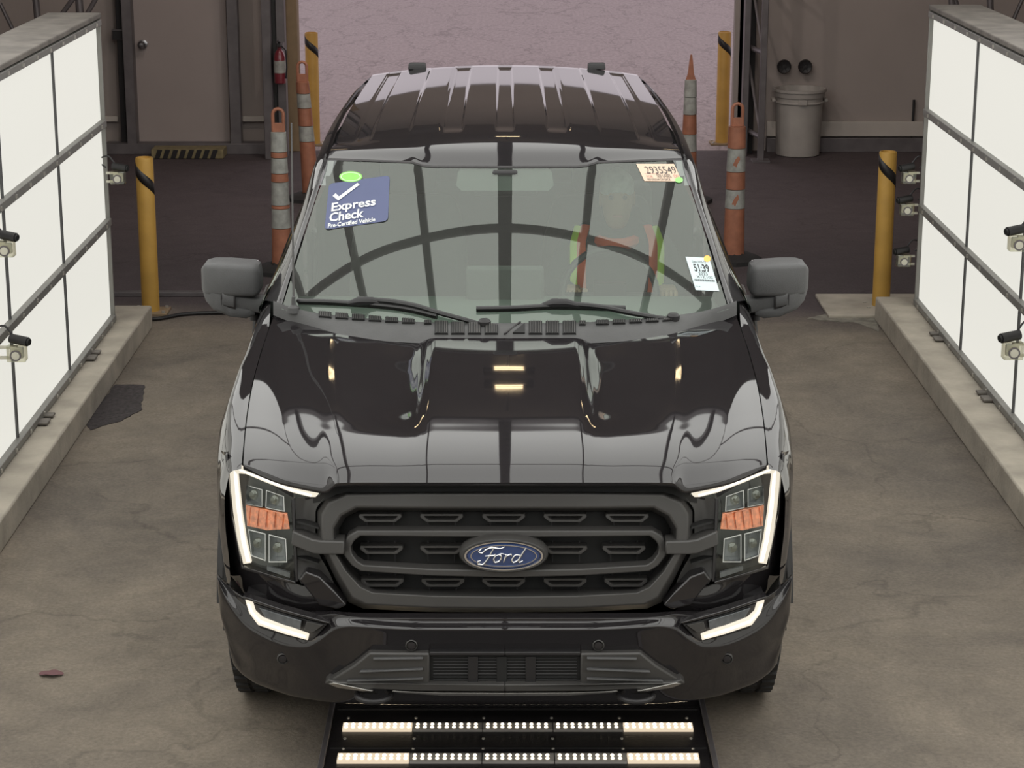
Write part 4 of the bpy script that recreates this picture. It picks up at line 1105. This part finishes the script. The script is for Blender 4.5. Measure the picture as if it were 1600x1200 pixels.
# ---- mirrors
def mirror(sx):
    fix = (lambda mb: mb) if sx > 0 else (lambda mb: mb.mir())
    Yc = 8.05
    def sec(X, z0, z1, y0, y1, n=20, e=.32):
        out = []
        for k in range(n):
            a = 2*PI*k/n; c, s_ = math.cos(a), math.sin(a)
            out.append(Vector((X, (y0+y1)/2+(y1-y0)/2*math.copysign(abs(c)**e, c), (z0+z1)/2+(z1-z0)/2*math.copysign(abs(s_)**e, s_))))
        return out
    def pz(py): return P(1170, py, Yc).z
    def pX(h): return P(CX+h, 440, Yc).x
    zt = pz(408)
    L = [sec(pX(381), pz(452), pz(428), Yc-.01, Yc+.07), sec(pX(384), pz(458), pz(415), Yc-.04, Yc+.09), sec(pX(392), pz(461), pz(411), Yc-.055, Yc+.10), sec(pX(430), pz(460), pz(408), Yc-.06, Yc+.10),
         sec(pX(455), pz(461), pz(408), Yc-.05, Yc+.10), sec(pX(467), pz(459), pz(411), Yc-.03, Yc+.09), sec(pX(474), pz(452), pz(420), Yc, Yc+.07)]
    h = fix(MB().loft(L)).build('mirror', 'plastic', T, smooth=50)
    # lower shell wrapping the outside
    L = [sec(pX(392), pz(492), pz(484), Yc-.01, Yc+.06), sec(pX(405), pz(496), pz(480), Yc-.03, Yc+.08), sec(pX(430), pz(492), pz(474), Yc-.045, Yc+.09), sec(pX(440), pz(488), pz(440), Yc-.052, Yc+.09), sec(pX(455), pz(482), pz(430), Yc-.048, Yc+.09), sec(pX(468), pz(470), pz(425), Yc-.02, Yc+.08), sec(pX(474), pz(455), pz(430), Yc+.01, Yc+.06)]
    fix(MB().loft(L)).build('mirror_shell', 'plastic', h, smooth=50)
    fix(MB().loft([sec(pX(370), pz(492), pz(468), Yc-.01, Yc+.08), sec(pX(400), pz(486), pz(463), Yc-.02, Yc+.07), sec(pX(420), pz(480), pz(459), Yc-.03, Yc+.06)])).build('mirror_arm', 'plastic', h, smooth=50)
    fix(MB().loft([sec(pX(422.5), pz(478), pz(453), Yc-.049, Yc+.05, 16), sec(pX(439.5), pz(473.5), pz(449), Yc-.0555, Yc+.05, 16)])).build('turn_signal', 'plastic', h, smooth=50)
    fix(MB().loft([sec(pX(420), pz(480.5), pz(451), Yc-.0465, Yc+.04, 16), sec(pX(442), pz(476), pz(446.5), Yc-.0525, Yc+.04, 16)])).build('seam', 'tape', h, smooth=50)
    fix(MB().loft([sec(pX(352), pz(500), pz(466), Yc-.02, Yc+.10), sec(pX(372), pz(494), pz(466), Yc-.01, Yc+.09)])).build('mirror_foot', 'plastic', h, smooth=50)
    g_ = fix(MB().box(((pX(384)+pX(468))/2, Yc+.097, pz(434)), (.19, .012, .10))).build('mirror_glass', 'chrome', h, bevel=.004)
    fix(MB().lathe((pX(395), Yc+.02, pz(497)), [(.016, .01), (.016, -.012), (.001, -.014)], 14)).build('camera_pod', 'tape', h)
mirror(1); mirror(-1)

# ---- cabin
MB().loft([[Vector((x, y, z)) for x in (-.80, .80) for y in (0,)][:0] or [Vector((-.82, a, b)), Vector((.82, a, b)), Vector((.80, a+.03, b-.3)), Vector((-.80, a+.03, b-.3))] for a, b in ((7.62, 1.27), (7.85, 1.30), (8.05, 1.29), (8.12, 1.2))]).build('dashboard', 'dash', T, bevel=.02)
MB().box((.0, 9.15, .62), (1.8, 2.1, .06)).build('cab_floor', 'dash', T)
MB().box((0, 9.3, 1.80), (1.30, 1.6, .02)).build('headliner', 'liner', T, .01)
MB().box((.0, 7.98, 1.34), (.30, .05, .16)).build('centre_screen', 'seat', T, .01)
def seat(x):
    s_ = MB().loft([[Vector((x+a*w2, y+b, z)) for a, b in ((-1, 0), (1, 0), (1, .14), (-1, .14))] for w2, y, z in ((.25, 8.95, .95), (.26, 8.98, 1.1), (.25, 9.05, 1.3), (.20, 9.12, 1.48))]).build('seat', 'seat', T, bevel=.04, seg=3)
    MB().box((x, 8.72, .92), (.52, .55, .14)).build('cushion', 'seat', s_, bevel=.04, seg=3)
    MB().box((x, 9.17, 1.58), (.25, .10, .17)).build('headrest', 'seat', s_, bevel=.04, seg=3)
seat(-.42); seat(.42)
MB().box((0, 9.98, 1.1), (1.4, .16, .6)).build('rear_bench', 'seat', T, bevel=.04)
sw = Vector((.42, 8.27, 1.24)); lp = [sw+Vector((.19*math.cos(2*PI*k/24), .19*math.sin(2*PI*k/24)*.45, .19*math.sin(2*PI*k/24)*.9)) for k in range(25)]
o = MB().tube(lp, .015, 8).build('steering_wheel', 'dark', T)
MB().box(sw, (.13, .05, .1)).tube([sw+Vector((-.19, 0, 0)), sw+Vector((.19, 0, 0))], .012).build('steering_hub', 'dark', o)
rm_ = S(789, 292, off(WF, .12))
o = MB().box(rm_, (.26, .03, .075)).build('rear_view_mirror', 'dark', T, bevel=.015)
MB().box(S(789, 275, off(WF, .05)), (.10, .06, .05)).build('sensor_pod', 'dark', o, bevel=.01)
# tinted sensor shade at the glass top centre
both(plate([(0, 262), (66, 262), (74, 270), (76, 290), (68, 298), (0, 298)], off(WF, .012), 0, .006), 'sensor_shade', 'seat')
both(plate([(0, 268), (20, 270), (20, 272), (0, 273)], off(WF, .008), 0, .003), 'sensor_mark', 'trimw')

# ---- stickers on the glass
def quadmap(c4, d):
    TL, TR, BR, BL = c4
    def f(u, v):              # v from the bottom
        x = (TL[0]*(1-u)+TR[0]*u)*v+(BL[0]*(1-u)+BR[0]*u)*(1-v); y = (TL[1]*(1-u)+TR[1]*u)*v+(BL[1]*(1-u)+BR[1]*u)*(1-v)
        return S(x, y, off(WF, -d))
    return f
def rounded(ru, rv, n=5):
    out = []
    for cx_, cy_, a0 in ((1-ru, 1-rv, 0), (ru, 1-rv, 90), (ru, rv, 180), (1-ru, rv, 270)):
        for k in range(n+1):
            a = math.radians(a0+90*k/n); out.append((cx_+ru*math.cos(a), cy_+rv*math.sin(a)))
    return out
def sticker(c4, m, name='window_sticker', ru=.0, label=None, d=.004, parent=None):
    f = quadmap(c4, d); g0 = quadmap(c4, d-.002)
    pts = rounded(ru, ru*1.1) if ru else [(0, 0), (1, 0), (1, 1), (0, 1)]
    if not ru:
        N = 6; rows = [[f(i/N, j/N) for i in range(N+1)] for j in range(N+1)]
        o = MB().grid(rows).build(name, m, parent or T, smooth=180)
    else:
        o = MB().loft([[f(u, v) for u, v in pts], [g0(u, v) for u, v in pts]]).build(name, m, parent or T)
    if label: o['label'] = label
    return o
def write(st, c4, box_, parent, m='ink', d=.0055, bold=False, nm='lettering'):
    vs, fs = text_geo(st, bold); f = quadmap(c4, d); u0, u1, v0, v1 = box_
    return MB().add([f(u0+(u1-u0)*u, v0+(v1-v0)*v) for u, v in vs], fs).build(nm, m, parent, recalc=False, smooth=0)
Q = ((514, 287), (609, 274), (606, 345), (507, 359))
st = sticker(Q, 'navy', ru=.07, label='blue windscreen sticker with a white tick', d=.006)
write('Express', Q, (.08, .79, .325, .565), st, 'white', .0075, True); write('Check', Q, (.06, .61, .155, .355), st, 'white', .0075, True)
write('Pre-Certified Vehicle', Q, (.05, .80, .03, .125), st, 'white', .0075, True)
f = quadmap(Q, .0075)
MB().add([f(u, v) for u, v in ((.08, .72), (.125, .77), (.185, .69), (.47, .935), (.51, .885), (.18, .60))], [(0, 1, 2, 5), (2, 3, 4, 5)]).build('tick', 'white', st, recalc=False, smooth=0)
c = S(548, 276, off(WF, -.004)); lp = [S(548+18*math.cos(a), 276+8.5*math.sin(a), off(WF, -.0042)) for a in [2*PI*k/28 for k in range(28)]]
o = MB().add(lp, [tuple(range(28))]).build('window_sticker', 'green', T); o['label'] = 'round green sticker above the blue sticker'
l1 = [S(548+15.5*math.cos(a), 276+6.8*math.sin(a), off(WF, -.0048)) for a in [2*PI*k/28 for k in range(28)]]; l2 = [S(548+14.5*math.cos(a), 276+6.2*math.sin(a), off(WF, -.0048)) for a in [2*PI*k/28 for k in range(28)]]
MB().add(l1+l2, [(k, (k+1) % 28, 28+(k+1) % 28, 28+k) for k in range(28)]).build('sticker_ring', 'white', o)
Q = ((994, 256), (1053, 256), (1066, 283.5), (1007, 283))
st = sticker(Q, 'peach', label='peach paper tag with number 2935549')
write('2935549', Q, (.17, .97, .44, .86), st, 'ink'); write('FOR', Q, (.12, .28, .2, .34), st, 'pinkink')
write('SEE LABEL', Q, (.40, .78, .22, .42), st, 'ink'); write('ON BACK', Q, (.44, .72, .04, .18), st, 'ink'); write('00012935549', Q, (.1, .42, .04, .16), st, 'ink'); write('ON', Q, (.84, .97, .2, .4), st, 'pinkink')
f = quadmap(Q, .0052); MB().add([f(.1, .42), (f(.45, .42)), f(.45, .44), f(.1, .44)], [(0, 1, 2, 3)]).build('rule_line', 'pinkink', st, smooth=0)
lp = [S(1061+6*math.cos(a), 281+4.5*math.sin(a), off(WF, -.006)) for a in [2*PI*k/18 for k in range(18)]]
MB().add(lp, [tuple(range(18))]).build('window_sticker', 'limeg', T)['label'] = 'small lime green dot beside the peach tag'
Q = ((1071, 401), (1108, 403), (1124, 455), (1087, 453))
st = sticker(Q, 'bluepaper', label='pale paper tag reading 51:39')
write('51:39', Q, (.22, .86, .56, .80), st, 'ink', bold=True); write('Date 2025-12', Q, (.22, .80, .83, .9), st, 'ink'); write('2023', Q, (.34, .72, .46, .55), st, 'ink'); write('X12,102', Q, (.22, .9, .36, .45), st, 'ink')
f = quadmap(Q, .0056); mb = MB()
for k in range(26):
    u = .08+k*.0335; wdt = .012+.010*((k*7) % 3)/2; mb.add([f(u, .275), f(u+wdt, .275), f(u+wdt, .34), f(u, .34)], [(0, 1, 2, 3)])
mb.build('barcode', 'ink', st, smooth=0)
write('P.0.1-18', Q, (.06, .24, .1, .13), st, 'ink')
lp = [S(1105+5.4*math.cos(a), 404+5*math.sin(a), off(WF, -.006)) for a in [2*PI*k/18 for k in range(18)]]
MB().add(lp, [tuple(range(18))]).build('window_sticker', 'stickor', T)['label'] = 'small round orange sticker on the corner of the pale tag'

# ================================================================ DRIVER
def skin(name, m, pts, edges, radii, parent, levels=2):
    me = bpy.data.meshes.new(name); offp = parent.location if parent else Vector()
    me.from_pydata([Vector(p)-offp for p in pts], edges, []); o = bpy.data.objects.new(name, me); COL.objects.link(o)
    if parent: o.parent = parent
    md = o.modifiers.new('skin', 'SKIN'); md.use_smooth_shade = True
    for i, r in enumerate(radii):
        sv = me.skin_vertices[0].data[i]; r = r if isinstance(r, tuple) else (r, r); sv.radius = r
    me.skin_vertices[0].data[0].use_root = True
    s2 = o.modifiers.new('s', 'SUBSURF'); s2.levels = s2.render_levels = levels
    me.materials.append(M[m]); return o
hc = P(964, 312, 8.70)       # head centre
cx = hc.x - .0
dv = thing('person', (cx, 8.75, .99), 'person in an orange and yellow hi-vis vest sitting behind the wheel', 'person')
D = lambda x, y, z: Vector((cx+x, 8.75+y, z))
z0 = .99
pts = [D(0, .04, z0+.02), D(0, .06, z0+.18), D(0, .04, z0+.34), D(0, .0, z0+.42), hc+Vector((0, .01, -.07)),
       D(-.18, .0, z0+.37), D(-.27, -.14, z0+.20), D(-.20, -.34, z0+.24), D(.18, .0, z0+.37), D(.27, -.14, z0+.20), D(.19, -.34, z0+.24),
       D(-.11, -.08, z0), D(-.14, -.42, z0+.03), D(-.14, -.55, z0-.25), D(.11, -.08, z0), D(.14, -.42, z0+.03), D(.14, -.55, z0-.25)]
ed = [(0, 1), (1, 2), (2, 3), (3, 4), (3, 5), (5, 6), (6, 7), (3, 8), (8, 9), (9, 10), (0, 11), (11, 12), (12, 13), (0, 14), (14, 15), (15, 16)]
rd = [(.17, .12), (.17, .12), (.19, .12), (.09, .08), .05, .07, .05, .038, .07, .05, .038, .09, .075, .055, .09, .075, .055]
skin('body', 'cloth', pts, ed, rd, dv)
head = MB()
lps = []
for k in range(11):
    z = -.12+.24*k/10; r = .86*[.035, .052, .062, .069, .073, .075, .076, .074, .066, .048, .018][k]
    lps.append([hc+Vector((r*math.cos(a), r*1.2*math.sin(a)-(.012 if k < 6 else 0), z)) for a in [2*PI*q/20 for q in range(20)]])
head.loft(lps); head.add([hc+Vector(p) for p in ((-.012, -.072, .01), (.012, -.072, .01), (0, -.096, -.022), (0, -.07, .035), (-.014, -.072, -.03), (.014, -.072, -.03))], [(0, 2, 3), (3, 2, 1), (0, 4, 2), (2, 5, 1), (4, 5, 2)])
hd = head.build('head', 'skin', dv, smooth=80, sub=1)
for s in (-1, 1):
    MB().lathe(hc+Vector((s*.026, -.071, .02)), [(.012, .006), (.010, -.004), (.001, -.006)], 12, 'y').build('eye', 'tape', hd)
    MB().loft([[hc+Vector((s*(.062+d), y, z)) for y, z in ((-.01, .03), (.02, .035), (.025, .0), (.01, -.03), (-.008, -.02))] for d in (0, .012)]).build('ear', 'skin', hd)
MB().box(hc+Vector((0, -.08, -.055)), (.04, .01, .008)).build('mouth', 'pinkink', hd)
lps = []
for k in range(8):
    z = .03+.105*k/7; r = .86*[.082, .083, .083, .08, .074, .062, .042, .012][k]
    lps.append([hc+Vector((r*math.cos(a), r*1.17*math.sin(a)+.008, z)) for a in [2*PI*q/20 for q in range(20)]])
MB().loft(lps).build('cap', 'cap', dv)
# hood collar and vest
nk = hc+Vector((0, .02, -.13))
MB().tube([nk+Vector((.085*math.cos(a), .07*math.sin(a), -.03+.02*math.sin(a))) for a in [2*PI*k/18 for k in range(19)]], .026, 8).build('collar', 'hiorange', dv)
for s in (-1, 1):
    a = [D(s*.13, -.05, z0+.45), D(s*.15, -.125, z0+.38), D(s*.15, -.15, z0+.28), D(s*.14, -.15, z0+.12)]
    v_ = MB().tube(spline_pts(a, 14), .019, 8, flat=.35).build('vest_stripe', 'hiorange', dv)
    b = [p+Vector((s*.032, .004, -.005)) for p in a]
    MB().tube(spline_pts(b, 14), .015, 8, flat=.35).build('reflective_edge', 'hivis', v_)
    w3 = D(s*.195, -.36, z0+.245)
    fh = MB().box(w3, (.07, .08, .03)).build('hand', 'skin', dv, bevel=.012)
    for q in range(4):
        MB().tube([w3+Vector((-.027+q*.018, -.035, .0)), w3+Vector((-.027+q*.018, -.075, .008)), w3+Vector((-.027+q*.018, -.092, -.014)), w3+Vector((-.027+q*.018, -.08, -.034))], .0085, 7).build('finger', 'skin', fh)
    MB().tube([w3+Vector((-s*.035, -.01, 0)), w3+Vector((-s*.055, -.04, .005)), w3+Vector((-s*.05, -.065, -.004))], .010, 7).build('thumb', 'skin', fh)

flood(-1.85, 15.2, 5.4, 'left one of three warm flood lamps under the tent roof')
flood(0.03, 15.2, 5.4, 'middle one of three warm flood lamps under the tent roof')
flood(1.85, 15.2, 5.4, 'right one of three warm flood lamps under the tent roof')
